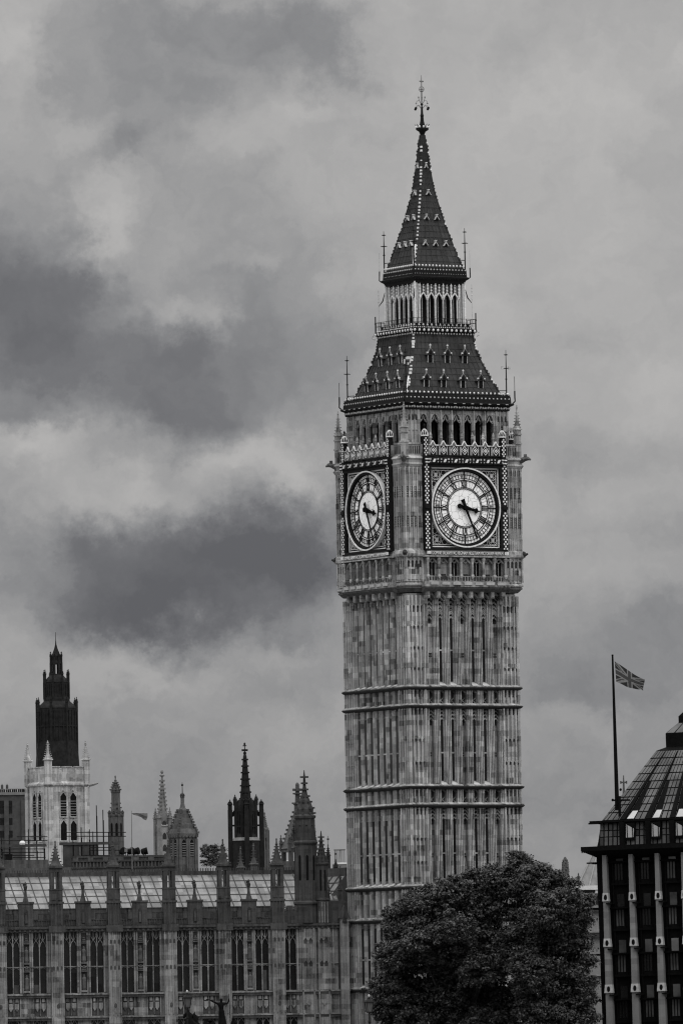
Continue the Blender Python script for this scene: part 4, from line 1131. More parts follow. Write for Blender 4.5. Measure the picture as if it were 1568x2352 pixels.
mb.lathe(c, .3, [(.66, 16.9), (.66, 19.0), (.75, 19.1), (.7, 19.25), (.62, 19.3), (.6, 22.4), (.74, 22.55), (.74, 22.7), (.55, 22.75), (.4, 23.5), (.18, 24.5), (.08, 25.4), (.03, 25.8)], 8)
for q in range(7):
    z = 22.9+.38*q; r = [.66, .56, .45, .34, .26, .2, .24][q]
    for a in range(8): mb.box(c+r*cos(a*pi/4)-.07, c+r*cos(a*pi/4)+.07, .3+r*sin(a*pi/4)-.07, .3+r*sin(a*pi/4)+.07, z-.06, z+.07)
mb.use('dark')
for o in (-.2, .22): mb.box(c+o-.07, c+o+.07, -.31, -.2, 20.0, 22.0)
mb.use('palace_dark'); mb.box(c-.55, c+.55, -.35, .1, 16.9, 19.0)
for o in (-.4, -.12, .12, .4): mb.use('palace'); mb.box(c+o-.05, c+o+.05, -.42, -.3, 16.9, 18.9)
mb.build('corner_turret', None, W)
mb = MB().use('palace')                                                   # little gabled buttress against the tower, and its slit
c = -.25
mb.box(c-.35, c+.45, -.7, .3, 0, 17.4); mb.use('palace_dark')
mb.prism([(c-.5, 17.3), (c+.6, 17.3), (c+.05, 18.6)], -.3, .8); mb.use('stone_soot_shade'); mb.prism([(c-.2, 16.9), (c+.3, 16.9), (c+.05, 18.0)], .7, .82)
mb.box(c-.5, c-.36, -.12, .2, 10.5, 16.6)
mb.use('palace_dark')
pinnacle(mb, c-.1, .5, 18.0, 20.0, 22.3, .2, 5); pinnacle(mb, c-1.25, .4, 18.0, 19.2, 21.0, .1, 4)
mb.box(c-1.3, c+.3, .1, .5, 16.9, 19.0)
mb.build('gabled_buttress', None, W)
# cross roof between wing and tower, its glazing seen edge-on
mb = MB(Matrix.Translation((-.9, 3.6, 0)) @ Matrix.Rotation(radians(21), 4, 'Z')).use('roof_glass')
mb.add([(-.6, 0, 18.4), (-.6, 9, 18.4), (2.0, 0, 21.6), (2.0, 9, 21.6), (2.2, 0, 17), (2.2, 9, 17), (-.6, 0, 17), (-.6, 9, 17)],
       [(0, 2, 3, 1), (2, 4, 5, 3), (0, 6, 4, 2), (1, 3, 5, 7), (0, 1, 7, 6), (6, 7, 5, 4)])
mb.use('concrete')
for j in range(8): mb.tube([(-.6, .1+1.2*j, 18.45), (2.0, .1+1.2*j, 21.65)], .06, 4)
for j in range(5): f = j/4; mb.tube([(-.6+2.6*f, 0, 18.44+3.2*f), (-.6+2.6*f, 9, 18.44+3.2*f)], .05, 4)
mb.use('palace_dark'); mb.box(1.9, 2.1, 0, 9, 21.5, 22.3)
mb.build('cross_roof', None, W)
# ================================================================== skyline behind the palace
def scale_at(Y): return Y/F
def base(dx, dy, Y): p = at(dx, dy, Y); return p
# ---- pale church tower
Y0 = 1050.; s = Y0/F
zz = lambda x, y: at(x, y, Y0).z
p = at(133, 1900, Y0); hw = 103*s/2
R = thing('church_tower', 'pale stone square church tower with louvred belfry windows and corner pinnacles', 'church tower', (p.x, Y0, 0), radians(30))
zst, zpt = zz(133, 1803), zz(133, 1763)
mb = MB().use('white_stone'); mb.sq(0, 0, [(hw, 0), (hw, zst-.25), (hw*1.07, zst-.08), (hw*1.07, zst+.08), (hw*.985, zst+.3), (hw*.985, zpt-.55)])
for k in range(4):
    mb.M = RZ(k)
    mb.use('white_stone')
    for i in range(3):
        c = (-.6+.6*i)*hw; mb.fb(c-.21*hw, c+.21*hw, hw*.85, hw*.985+.01, zpt-.56, zpt-.05); mb.fb(c-.23*hw, c+.23*hw, hw*.83, hw+.05, zpt-.06, zpt+.06)
    for i in range(5):
        c = (-.7+.35*i)*hw; mb.use('dim_stone'); mb.prism(arch(c, .15, zst+.55, zst+1.0), hw*.97, hw*.985+.012)
    mb.use('dim_stone')
    for i in range(4): c = (-.75+.5*i)*hw; mb.sph(c, -hw*1.05, zst-.12, .12, 6)
    mb.use('white_stone')
    for sg in (-1, 1): mb.fb(sg*hw*1.02-.16, sg*hw*1.02+.16, hw*.8, hw*1.03, 0, zst-.3)
mb.M = Matrix(); mb.build('wall', None, R)
for k in range(4):
    for c in (-.24*hw, .26*hw):
        for z0, z1, louv in ((zz(133, 1877), zz(133, 1822), 1), (zz(133, 1932), zz(133, 1886), 0)):
            mb = MB(RZ(k)).use('dark'); w_ = .16*hw
            mb.prism(arch(c, w_, z0, z1-.45), hw-.02, hw+.012)
            mb.use('white_stone')
            for o in (-1, 1): mb.fb(c+o*(w_+.05)-.06, c+o*(w_+.05)+.06, hw-.02, hw+.09, z0-.1, z1)
            mb.fb(c-w_-.11, c+w_+.11, hw-.02, hw+.12, z0-.12, z0); mb.fb(c-w_-.11, c+w_+.11, hw-.02, hw+.09, z1-.02, z1+.1)
            for o in (-1, 1): mb.prism([(c+o*w_, z1-.5), (c+o*w_, z1), (c+o*.02, z1)], hw+.01, hw+.07)
            if louv:
                mb.use('lead')
                for q in range(6): z = z0+.18+.3*q; mb.fb(c-w_, c+w_, hw+.01, hw+.06, z, z+.09)
            else: mb.use('iron'); mb.fb(c-.03, c+.03, hw+.01, hw+.05, z0, z1-.2)
            mb.build('louvred_window' if louv else 'window', None, R)
for k in range(4):
    if k == 2: continue
    mb = MB(RZ(k)).use('white_stone'); pinnacle(mb, -hw*.95, -hw*.95, zst, zz(133, 1748), zz(133, 1705), .33, 6, fin=True, slim=.4)
    mb.box(-hw*.95-.2, -hw*.95+.2, -hw*.95-.05, -hw*.95+.05, zz(133, 1713), zz(133, 1713)+.12)
    mb.build('pinnacle', None, R)
mb = MB(RZ(0)).use('dim_stone'); mb.tube([(hw*1.05, -hw*1.05, zst-.1), (hw*1.2, -hw*1.2, zst+.0), (hw*1.36, -hw*1.36, zst+.12)], [.24, .2, .1], 6); mb.build('gargoyle', None, R)
mb = MB(RZ(1)).use('dim_stone'); mb.tube([(-hw*1.05, hw*1.05, zst-.1), (-hw*1.3, hw*1.3, zst+.0)], [.16, .06], 6); mb.build('gargoyle', None, R)

# ---- blackened stepped lantern spire
Y0 = 1120.; s = Y0/F; p = at(132, 1700, Y0)
R = thing('lantern_spire', 'soot black stepped octagonal spire rising behind the pale church tower', 'spire', (p.x, Y0, 0), radians(8))
zz = lambda y: at(132, y, Y0).z
mb = MB().use('black_stone')
q = lambda w_: w_*s/2/cos(pi/8)
mb.lathe(0, 0, [(q(97), 0), (q(97), zz(1764)), (q(93), zz(1728)), (q(88), zz(1704)), (q(87.5), zz(1629)), (q(89), zz(1627)), (q(86), zz(1624)), (q(58), zz(1611)), (q(58), zz(1606)), (q(54), zz(1596)), (q(53), zz(1569)), (q(55), zz(1567)), (q(50), zz(1562)), (q(30), zz(1551)), (q(29), zz(1548))], 8)
mb.lathe(0, 0, [(q(25), zz(1526)), (q(26), zz(1524)), (q(23), zz(1516)), (q(23), zz(1507)), (q(15), zz(1500)), (q(8), zz(1490)), (q(3), zz(1480)), (q(1.6), zz(1474))], 8)
for k in range(8):
    a = pi/8+k*pi/4
    r = q(24); mb.box(r*cos(a)-.12, r*cos(a)+.12, r*sin(a)-.12, r*sin(a)+.12, zz(1549), zz(1522))
    for w_, y0, y1 in ((88.5, 1764, 1627), (54.5, 1606, 1567)):
        r = q(w_)*1.005; mb.tube([(r*cos(a), r*sin(a), zz(y0)), (r*cos(a), r*sin(a), zz(y1))], .13, 5)
    aa = k*pi/4
    mb.M = Matrix.Rotation(aa, 4, 'Z')
    for i in range(3):
        c = (i-1)*.55; d = q(88)*cos(pi/8); mb.fb(c-.05, c+.05, d-.1, d+.09, zz(1700), zz(1632)); mb.fb(-.9, .9, d-.1, d+.07, zz(1670), zz(1668)+.05) if i == 0 else None
        d = q(54)*cos(pi/8); mb.fb((i-1)*.35-.05, (i-1)*.35+.05, d-.1, d+.08, zz(1600), zz(1572))
    mb.prism(arch(0, .5, zz(1760), zz(1735)), q(97)*cos(pi/8)-.3, q(97)*cos(pi/8)-.05)
    mb.M = Matrix()
mb.tube([(0, 0, zz(1480)), (0, 0, zz(1470)), (0, 0, zz(1452))], [.09, .04, .025], 5)
mb.build('spire_body', None, R)
for k in range(8):
    a = pi/8+k*pi/4
    mb = MB().use('black_stone')
    for w_, y0, y1, y2, hw2 in ((88, 1632, 1615, 1603, .14), (54, 1568, 1550, 1539, .12), (25, 1524, 1508, 1498, .08)):
        r = q(w_)*1.0; pinnacle(mb, r*cos(a), r*sin(a), zz(y0+4), zz(y1), zz(y2), hw2, 3)
    mb.build('pinnacle', None, R)

# ---- office block at the left edge
Y0 = 1200.; s = Y0/F
pl, prr = at(-60, 1900, Y0), at(66, 1900, Y0)
R = thing('office_block', 'dark flat-roofed modern office block with strip windows beside the church tower', 'office block', ((pl.x+prr.x)/2, Y0, 0), radians(6))
hw = (prr.x-pl.x)/2; zt = at(20, 1826, Y0).z
mb = MB().use('concrete'); mb.box(-hw, hw, 0, 12, 0, zt); mb.use('lead'); mb.box(-hw-.05, hw+.05, -.15, 12, zt, zt+.35)
mb.use('concrete')
for i in range(5): c = hw-.6-2.2*i; mb.box(c-.3, c+.3, -.25, .1, 0, zt-.6)
mb.use('iron'); mb.box(hw*.02, hw*.98, .8, 5, zt+.3, zt+.8)
for i in range(24): mb.use('gilt_grey' if i % 3 == 0 else 'lead'); mb.box(-hw+.2+.26*i, -hw+.28+.26*i, -.1, 0, zt+.35, zt+.75)
mb.box(-hw, hw, -.1, -.04, zt+.72, zt+.8)
mb.build('wall', None, R)
for y in (1846, 1860, 1886, 1915):
    z = at(20, y, Y0).z; mb = MB().use('glass'); mb.box(-hw+.1, -hw+2.8+2.2, -.04, .02, z-.45, z+.4)
    mb.use('lead')
    for c in (-hw+2, -hw+3.3, -hw+4.4): mb.box(c-.06, c+.06, -.08, 0, z-.45, z+.4)
    mb.build('strip_window', None, R)
for x in (6.5, 18):
    p2 = at(x, 1830, Y0); mb = MB().use('concrete'); lx = (p2.x-(pl.x+prr.x)/2)
    mb.tube([(lx, .5, zt+.3), (lx, .5, at(x, 1800, Y0).z)], [.09, .05], 6); mb.tube([(lx, .5, at(x, 1815, Y0).z), (lx, .5, at(x, 1803, Y0).z)], .16, 6)
    mb.build('roof_antenna', None, R)

# ---- generic slender gothic turret
def turret(name, label, cat, x, ytop, ybase, wpx, Y0, m_, ysh, octo=True, rz=.2, crock=7, group=None):
    s = Y0/F; p = at(x, ybase, Y0); z = lambda y: at(x, y, Y0).z
    R = thing(name, label, cat, (p.x, Y0, 0), rz, group)
    r = wpx*s/2*1.05; mb = MB().use(m_)
    mb.lathe(0, 0, [(r, 0), (r, z(ysh)-.2), (r*1.12, z(ysh)-.05), (r*1.12, z(ysh)+.1), (r*.85, z(ysh)+.2)], 8 if octo else 4)
    for k in range(8):
        a = pi/8+k*pi/4; mb.box(r*cos(a)-.09, r*cos(a)+.09, r*sin(a)-.09, r*sin(a)+.09, 0, z(ysh)-.1)
    mb.build('shaft', None, R)
    for k in range(8):
        mb = MB(Matrix.Rotation(k*pi/4, 4, 'Z')).use('dark')
        mb.prism(arch(0, r*.16, z(ysh)-2.2, z(ysh)-1.0), r*cos(pi/8)-.05, r*cos(pi/8)+.015); mb.use(m_); mb.prism(arch(0, r*.24, z(ysh)-2.4, z(ysh)-.9), r*cos(pi/8)-.05, r*cos(pi/8)-.01)
        mb.build('opening', None, R)
    mb = MB().use(m_)
    zt, zb = z(ytop), z(ysh)+.15
    mb.lathe(0, 0, [(r*.8, zb), (r*.72, zb+(zt-zb)*.12), (r*.4, zb+(zt-zb)*.45), (r*.14, zb+(zt-zb)*.85), (.05, zt)], 8)
    for i in range(crock):
        f_ = (i+.3)/crock*.85; rr = r*np.interp(f_, [0, .12, .45, .85], [.85, .78, .45, .18]); zc = zb+(zt-zb)*f_; qq = max(.06, r*.13)
        for k in range(4):
            a = k*pi/2+.2; mb.box(rr*cos(a)-qq, rr*cos(a)+qq, rr*sin(a)-qq, rr*sin(a)+qq, zc-qq*.6, zc+qq*.7)
    mb.sph(0, 0, zb+(zt-zb)*.9, r*.24, 6, 4, .5); mb.sph(0, 0, zt, .1, 5, 4, 1.4)
    mb.build('spirelet', None, R)
    return R, z, r
# grey turret with a stepped cap
R, z, r = turret('stone_turret', 'grey stone turret with an ogee cap standing right of the pale church tower', 'turret', 268, 1784, 1960, 31, 955., 'grey_stone', 1872, rz=.1)
mb = MB().use('grey_stone')
mb.lathe(0, 0, [(r*.66, z(1873)), (r*.64, z(1822)), (r*.72, z(1820)), (r*.74, z(1814)), (r*.5, z(1808)), (r*.28, z(1799)), (r*.1, z(1790)), (.05, z(1783))], 8)
for y, w_ in ((1814, .72), (1808, .55), (1803, .42), (1798, .32)):
    for k in range(8): a = k*pi/4; mb.box(r*w_*cos(a)-.09, r*w_*cos(a)+.09, r*w_*sin(a)-.09, r*w_*sin(a)+.09, z(y)-.06, z(y)+.09)
for k in range(8): a = k*pi/4+.39; pinnacle(mb, r*cos(a), r*sin(a), z(1876), z(1868), z(1862), .12, 2)
mb.build('cap', None, R)
# white crocketed pinnacle
Y0 = 985.; R = thing('stone_pinnacle', 'pale weathered crocketed pinnacle beside the ogee roofed tower', 'pinnacle', (at(375, 1950, Y0).x, Y0, 0), radians(20))
z = lambda y: at(375, y, Y0).z; s = Y0/F
mb = MB().use('dim_stone')
mb.sq(0, 0, [(12*s, 0), (12*s, z(1900)), (13.5*s, z(1897)), (11*s, z(1893))])
mb.use('mid_stone')
for sx in (-1, 1):
    for sy in (-1, 1): pinnacle(mb, sx*13*s, sy*13*s, 5, z(1880), z(1856), .19, 4)
mb.sq(0, 0, [(9*s, z(1893)), (8*s, z(1870)), (2.4*s, z(1797)), (1.2*s, z(1780)), (.5*s, z(1771))])
for i in range(8):
    y = 1858-9.2*i; r = (9.5-1.0*i*.9)*s
    for k in range(4):
        a = pi/4+k*pi/2; mb.box(r*cos(a)-.13, r*cos(a)+.13, r*sin(a)-.13, r*sin(a)+.13, z(y)-.08, z(y)+.1)
mb.sph(0, 0, z(1781), .3, 6, 4, .5); mb.sph(0, 0, z(1773), .17, 6, 4, 1.3)
mb.use('stone_soot_shade')
for k in range(4):
    mb.M = RZ(k)
    for y in (1890, 1918, 1945): mb.prism(arch(0, .22, z(y+10), z(y+3)), 12*s-.02, 12*s+.015)
mb.M = Matrix(); mb.build('pinnacle_body', None, R)
# ogee roofed ventilation tower
Y0 = 960.; s = Y0/F; R = thing('ventilation_tower', 'squat grey tower with stepped pyramid roof, louvres and a thin ball finial', 'tower', (at(421, 1950, Y0).x, Y0, 0), radians(28))
z = lambda y: at(421, y, Y0).z
hw = 66*s/1.38/2
mb = MB().use('grey_stone'); mb.sq(0, 0, [(hw, 0), (hw, z(1925)), (hw*1.1, z(1922)), (hw*1.12, z(1916)), (hw*.9, z(1914))])
for k in range(4):
    mb.M = RZ(k)
    for c in (-.85, -.08, .08, .85): mb.fb(c*hw-.14, c*hw+.14, hw-.02, hw+.1, 0, z(1927))
    for i in range(6): c = (-.9+.36*i)*hw; mb.fb(c-.1, c+.1, hw, hw*1.16, z(1924), z(1918))
mb.M = Matrix(); mb.build('wall', None, R)
for k in range(4):
    for c in (-.42, .42):
        mb = MB(RZ(k)).use('dark'); mb.prism(arch(c*hw, .33*hw*.6, z(1968), z(1937)), hw-.02, hw+.012); mb.use('lead')
        for q in range(6): zq = z(1966)+.24*q; mb.fb(c*hw-.19*hw, c*hw+.19*hw, hw, hw+.06, zq, zq+.1)
        mb.build('louvred_window', None, R)
mb = MB().use('grey_stone')
pr_ = [(71, 1915), (64, 1904), (55, 1903.6), (53, 1892), (45, 1891.6), (43, 1880), (35, 1879.6), (33, 1869), (25, 1868.6), (23, 1861), (13, 1855), (8.5, 1845), (8.5, 1833), (11, 1831), (10, 1828), (3, 1825), (1.2, 1822)]
mb.sq(0, 0, [(w_*s/1.38/2, z(y)) for w_, y in pr_])
for w_, y in ((71, 1914), (59, 1903), (49, 1890), (39, 1878), (29, 1867), (64, 1908), (54, 1897), (44, 1884), (34, 1873), (24, 1862)):
    r = w_*s/1.38/2
    for sx in (-1, 1):
        for sy in (-1, 1): mb.box(sx*r-.12, sx*r+.12, sy*r-.12, sy*r+.12, z(y)-.05, z(y)+.16)
mb.use('stone_soot_shade'); mb.tube([(0, 0, z(1824)), (0, 0, z(1797))], [.06, .03], 5); mb.sph(0, 0, z(1803), .13, 6); mb.sph(0, 0, z(1827), .26, 6)
mb.build('roof', None, R)
# black lantern tower with flying pinnacles
Y0 = 1000.; s = Y0/F; R = thing('lantern_tower', 'blackened octagonal gothic lantern with flying buttresses and a crocketed needle spire', 'lantern tower', (at(565, 1900, Y0).x, Y0, 0), radians(4))
z = lambda y: at(563, y, Y0).z
mb = MB().use('black_stone')
r8 = lambda w_: w_*s/2/cos(pi/8)
mb.lathe(0, 0, [(r8(60), 0), (r8(60), z(1930)), (r8(52), z(1924)), (r8(44), z(1915)), (r8(44), z(1866)), (r8(46), z(1864)), (r8(44), z(1850)), (r8(36), z(1838)), (r8(24), z(1834))], 8)
mb.use('lead'); mb.lathe(0, 0, [(r8(63), z(1931)), (r8(56), z(1925)), (r8(50), z(1923))], 8); mb.use('black_stone')
for k in range(8):
    a = pi/8+k*pi/4; r = r8(46); mb.box(r*cos(a)-.14, r*cos(a)+.14, r*sin(a)-.14, r*sin(a)+.14, z(1925), z(1836))
    mb.M = Matrix.Rotation(k*pi/4, 4, 'Z'); d = r8(44)*cos(pi/8)
    for o in (-.3, 0, .3): mb.fb(o-.04, o+.04, d-.1, d+.08, z(1915), z(1870))
    mb.fb(-.4, .4, d-.1, d+.1, z(1900), z(1897)); mb.M = Matrix()
mb.build('lantern', None, R)
mb = MB().use('black_stone'); mb.lathe(0, 0, [(r8(25), z(1838)), (r8(19), z(1805)), (r8(8), z(1737)), (r8(6), z(1734)), (r8(2.2), z(1731)), (r8(2), z(1708))], 8)
for i in range(7):
    y = 1835-15*i; r = np.interp(y, [1737, 1838], [8, 25])*s/2+.05
    for k in range(8): a = pi/8+k*pi/4; mb.box(r*cos(a)-.1, r*cos(a)+.1, r*sin(a)-.1, r*sin(a)+.1, z(y)-.06, z(y)+.1)
mb.box(-.33, .33, -.1, .1, z(1723)-.1, z(1723)+.1); mb.box(-.1, .1, -.33, .33, z(1723)-.1, z(1723)+.1); mb.box(-.2, .2, -.08, .08, z(1714), z(1714)+.1); mb.sph(0, 0, z(1709), .12, 5, 4, 1.5); mb.sph(0, 0, z(1730), .2, 6)
mb.build('needle_spire', None, R)
for k in range(4):
    a = k*pi/2; mb = MB(Matrix.Rotation(a, 4, 'Z')).use('black_stone')
    r = 36*s
    mb.box(r-.24, r+.24, -.24, .24, 0, z(1860)); pinnacle(mb, r, 0, z(1862), z(1848), z(1838), .22, 3)
    for o in (-.1, .1): mb.tube([(r, o, z(1850)), (r, o, z(1836))], .05, 4)
    mb.box(r8(40)*.98, r, -.14, .14, z(1898), z(1894))
    for i in range(6):
        f_ = i/5; x0 = r-.2-(r-r8(44))*f_*.9; zt = z(1868)+(z(1853)-z(1868))*f_**1.6
        mb.box(x0-.17, x0+.17, -.12, .12, zt-.35, zt)
    r2 = r8(45); pinnacle(mb, r2, 0, z(1850), z(1838), z(1826), .18, 3)
    mb.build('flying_buttress', None, R)
turret('stone_turret', 'slim grey pinnacled turret tucked behind the black lantern tower', 'turret', 609, 1868, 1960, 16, 1015., 'grey_stone', 1905, rz=.3)
# crocketed gable tower next to the stair turret
Y0 = 925.; s = Y0/F; R = thing('gabled_tower', 'crocketed steep stone roofed tower half hidden by the octagonal stair turret', 'tower', (at(685, 1950, Y0).x, Y0, 0), radians(18))
z = lambda y: at(683, y, Y0).z
mb = MB().use('grey_stone')
hw = 82*s/1.3/2
mb.sq(0, 0, [(hw, z(1951)), (hw*1.05, z(1949)), (hw*.95, z(1944)), (hw*.85, z(1934)), (hw*.42, z(1884)), (hw*.22, z(1868)), (hw*.2, z(1850)), (hw*.28, z(1846)), (hw*.15, z(1843)), (hw*.13, z(1826)), (hw*.2, z(1823)), (hw*.12, z(1820)), (hw*.11, z(1802)), (.03, z(1797))])
mb.box(-.48, .48, -.14, .14, z(1814)-.12, z(1814)+.12); mb.box(-.14, .14, -.48, .48, z(1814)-.12, z(1814)+.12); mb.sph(0, 0, z(1802), .19, 6)
for i in range(8):
    f_ = i/7; r = hw*(.9-.66*f_); zc = z(1936)+(z(1866)-z(1936))*f_
    for sx in (-1, 1):
        for sy in (-1, 1): mb.box(sx*r-.13, sx*r+.13, sy*r-.13, sy*r+.13, zc-.07, zc+.13)
for w_, y in ((.26, 1845), (.2, 1823)):
    for a in range(8): mb.box(hw*w_*1.4*cos(a*pi/4)-.08, hw*w_*1.4*cos(a*pi/4)+.08, hw*w_*1.4*sin(a*pi/4)-.08, hw*w_*1.4*sin(a*pi/4)+.08, z(y)-.06, z(y)+.08)
mb.build('stone_roof', None, R)
mb = MB().use('grey_stone')
for sx in (-1, 1):
    for sy in (-1, 1): mb.box(sx*hw*.85-.2, sx*hw*.85+.2, sy*hw*.85-.2, sy*hw*.85+.2, 0, z(1951))
    mb.box(sx*hw*.3-.1, sx*hw*.3+.1, -hw*.9, -hw*.7, 0, z(1951))
mb.box(-hw, hw, -hw, hw, 0, z(1978)); mb.box(-hw*.98, hw*.98, -hw*.98, hw*.98, z(1957), z(1951))
mb.build('open_belfry', None, R)
for sx in (-1, 1):
    for sy in (-1, 1):
        mb = MB().use('grey_stone'); pinnacle(mb, sx*hw*1.0, sy*hw*1.0, z(1955), z(1938), z(1918), .14, 4); mb.build('pinnacle', None, R)
# grey range behind the glass roof with pierced parapet
Y0 = 930.; s = Y0/F
xa, xb = at(-40, 1990, Y0).x, at(385, 1990, Y0).x
R = thing('rear_range', 'grey stone range behind the glass roof with a pierced arcaded parapet', 'building', ((xa+xb)/2, Y0, 0), radians(4))
hw = (xb-xa)/2; zt = at(270, 1966, Y0).z; zb = at(270, 1996, Y0).z
mb = MB().use('grey_stone'); mb.box(-hw, hw, 0, 14, 0, zb+.25); mb.use('palace_dark')
x0 = at(165, 1990, Y0).x-(xa+xb)/2
mb.box(x0, hw, .05, .35, zt-.15, zt+.05); mb.box(x0, hw, .12, .4, zb+.2, zt-.1) ; mb.box(x0, hw, -.05, .35, zb+.75, zb+.88); mb.box(x0, hw, -.1, .4, zb+.1, zb+.24)
for i in range(int((hw-x0)/.34)): c = x0+.17+.34*i; mb.use('grey_stone'); mb.box(c-.07, c+.07, 0, .15, zb+.2, zb+.8)
for i in range(int((hw-x0)/1.5)): c = x0+.4+1.5*i; mb.use('grey_stone'); mb.box(c-.28, c+.28, 0, .2, zb+.8, zt-.1)
mb.use('grey_stone'); mb.box(-hw, at(113, 1990, Y0).x-(xa+xb)/2, .5, 8, zb, at(60, 1975, Y0).z)
mb.build('wall', None, R)
# rounded grey lead roof bay under the scaffold, with the pale glimpse beside it
Y0 = 945.; pl = at(145, 1960, Y0); pr2 = at(224, 1960, Y0)
R = thing('lead_roof', 'plain dark roof bay sheltered below the scaffold deck', 'roof', ((pl.x+pr2.x)/2, Y0, 0), 0)
hw = (pr2.x-pl.x)/2; zt = at(180, 1938, Y0).z
mb = MB().use('concrete'); mb.box(-hw, hw, 0, 5, 0, zt); mb.use('lead'); mb.box(-.05, .05, -.15, 0, zt-1.3, zt-.3); mb.box(-hw, hw, -.1, .2, zt-.1, zt)
mb.build('roof_block', None, R)
# pale roof strips far behind
def pale_block(label, x0, x1, ytop, ybot, Y0, cat='roof', m_='balloon', rails=0):
    a, b2 = at(x0, ybot, Y0), at(x1, ybot, Y0)
    R = thing('white_roof', label, cat, ((a.x+b2.x)/2, Y0, 0), 0)
    hw = (b2.x-a.x)/2; zt = at((x0+x1)/2, ytop, Y0).z
    mb = MB().use('lead'); mb.box(-hw, hw, 0, 6, 0, zt-1); mb.build('wall', None, R)
    mb = MB().use(m_); mb.sq(0, 3, [(hw, zt-1), (hw, zt-.12), (hw*.96, zt)]) if hw > 3 else mb.box(-hw, hw, -.05, 6.05, zt-1, zt)
    mb.build('roof_edge', None, R)
    if rails:
        mb = MB().use('iron')
        for i in range(9): c = -hw+2*hw*i/8; mb.tube([(c, -.3, zt-.1), (c, -.3, zt+rails)], .03, 4)
        mb.tube([(-hw, -.3, zt+rails), (hw, -.3, zt+rails)], .035, 4); mb.build('railing', None, R)
    return R
pale_block('bright white flat roof edge between the black lantern tower and the gabled tower', 594, 645, 1983, 2000, 1030.)
pale_block('bright white flat roof edge seen through the open gabled tower', 646, 692, 1976, 2000, 1031.)
pale_block('bright white roof corner just right of the octagonal stair turret', 727, 748, 1957, 2000, 1032.)
pale_block('small white flat roof topped by a tall thin railing beside the clock tower', 838, 800, 1978, 2000, 1010., rails=0) if 0 else None
Y0 = 1005.; a = at(790, 1985, Y0)
R = thing('roof_cage', 'thin railed cage with a white panel on a roof against the clock tower', 'cage', (at(777, 1985, Y0).x, Y0, 0), 0)
mb = MB().use('lead'); s = Y0/F; z = lambda y: at(777, y, Y0).z
mb.box(-14*s, 20*s, 0, 3, 0, z(1985)); mb.use('balloon'); mb.box(-12*s, 20*s, -.05, 3, z(1985), z(1981)); mb.build('roof_base', None, R)
mb = MB().use('concrete')
for i in range(6): c = (-8+4.4*i)*s; mb.tube([(c, 0, z(1982)), (c, 0, z(1952))], .045, 4)
mb.tube([(-10*s, 0, z(1952)), (16*s, 0, z(1952))], .06, 4); mb.use('balloon'); mb.box(3*s, 6.5*s, .1, .4, z(1980), z(1953)); mb.build('bars', None, R)
# small thin pinnacles
for i, (x, yt, yb, lab) in enumerate(((754, 1928, 2000, 'thin dark spiked pinnacle just right of the slim corner turret'), (771, 1962, 2000, 'tiny dark vase-shaped finial left of the railed cage'))):
    Y0 = 915.; p = at(x, yb, Y0); R = thing('roof_pinnacle', lab, 'pinnacle', (p.x, Y0, 0), .2)
    mb = MB().use('palace_dark'); z = lambda y: at(x, y, Y0).z
    pinnacle(mb, 0, 0, 10, z(yt+38 if i == 0 else yt+30), z(yt+12), .18, 4)
    mb.tube([(0, 0, z(yt+14)), (0, 0, z(yt-8))], .025, 4); mb.box(-.1, .12, -.02, .02, z(yt)-.05, z(yt)+.1)
    mb.build('pinnacle_body', None, R)
# pinnacles poking up along the glass-roof ridge
for i, (x, yt) in enumerate(((553, 1932), (583, 1924), (515, 1980))):
    Y0 = 935.; p = at(x, 1990, Y0); R = thing('ridge_pinnacle', ['short grey ridge pinnacle left of centre before the black lantern tower', 'taller grey ridge pinnacle right of centre before the black lantern tower', ''][i], 'pinnacle', (p.x, Y0, 0), .3) if i < 2 else None
    if R is None: continue
    mb = MB().use('grey_stone'); z = lambda y: at(x, y, Y0).z
    pinnacle(mb, 0, 0, 12, z(yt+62), z(yt+14), .3, 5, slim=.3); mb.build('pinnacle_body', None, R)
# floodlights on the parapet
FL = None
for i, x in enumerate((306, 319, 334, 326)[:4]):
    pass
for i, (x, lab) in enumerate(((282, 'black drum floodlight on the parapet, leftmost and nearest the grey turret'), (300, 'black drum floodlight second from the grey turret'), (313, 'black drum floodlight third from the grey turret, tight beside the second'), (332, 'black drum floodlight standing apart, nearest the pale pinnacle'))):
    Y0 = 931.; p = at(x, 1955, Y0)
    loc = (p.x, Y0, at(x, 1965, Y0).z)
    if FL is None:
        FL = thing('floodlight', lab, 'floodlight', loc, .1, 'floodlights on the rear parapet')
        mb = MB(Matrix.Translation((0, 0, .42)) @ Matrix.Rotation(radians(78), 4, 'X') @ Matrix.Rotation(.3, 4, 'Y')).use('dark'); mb.lathe(0, 0, [(.16, -.35), (.3, -.25), (.34, .1), (.36, .3), (.3, .32)], 12); mb.build('lamp_housing', None, FL)
        mb = MB().use('iron'); mb.box(-.3, .3, -.06, .06, -.1, .02); mb.box(-.34, -.29, -.05, .05, 0, .5); mb.box(.29, .34, -.05, .05, 0, .5); mb.build('bracket', None, FL)
    else: copy_thing(FL, loc, .1+.4*i, lab)
p = at(304, 1975, 929.); R = thing('thin_mast', 'thin pale mast rising through the black floodlights', 'mast', (p.x, 929., at(304, 2003, 929.).z)); mb = MB().use('lead')
hm = at(304, 1862, 929.).z-at(304, 2003, 929.).z
mb.tube([(0, 0, 0), (0, 0, hm)], [.06, .025], 5); mb.build('pole', None, R)
mb = MB().use('lead'); mb.box(-.62, 0, -.03, .03, 2.3, 2.36); mb.box(-.75, -.45, -.05, .05, 2.0, 2.36); mb.build('lamp_arm', None, R)
mb = MB().use('lead'); u_ = 929./F
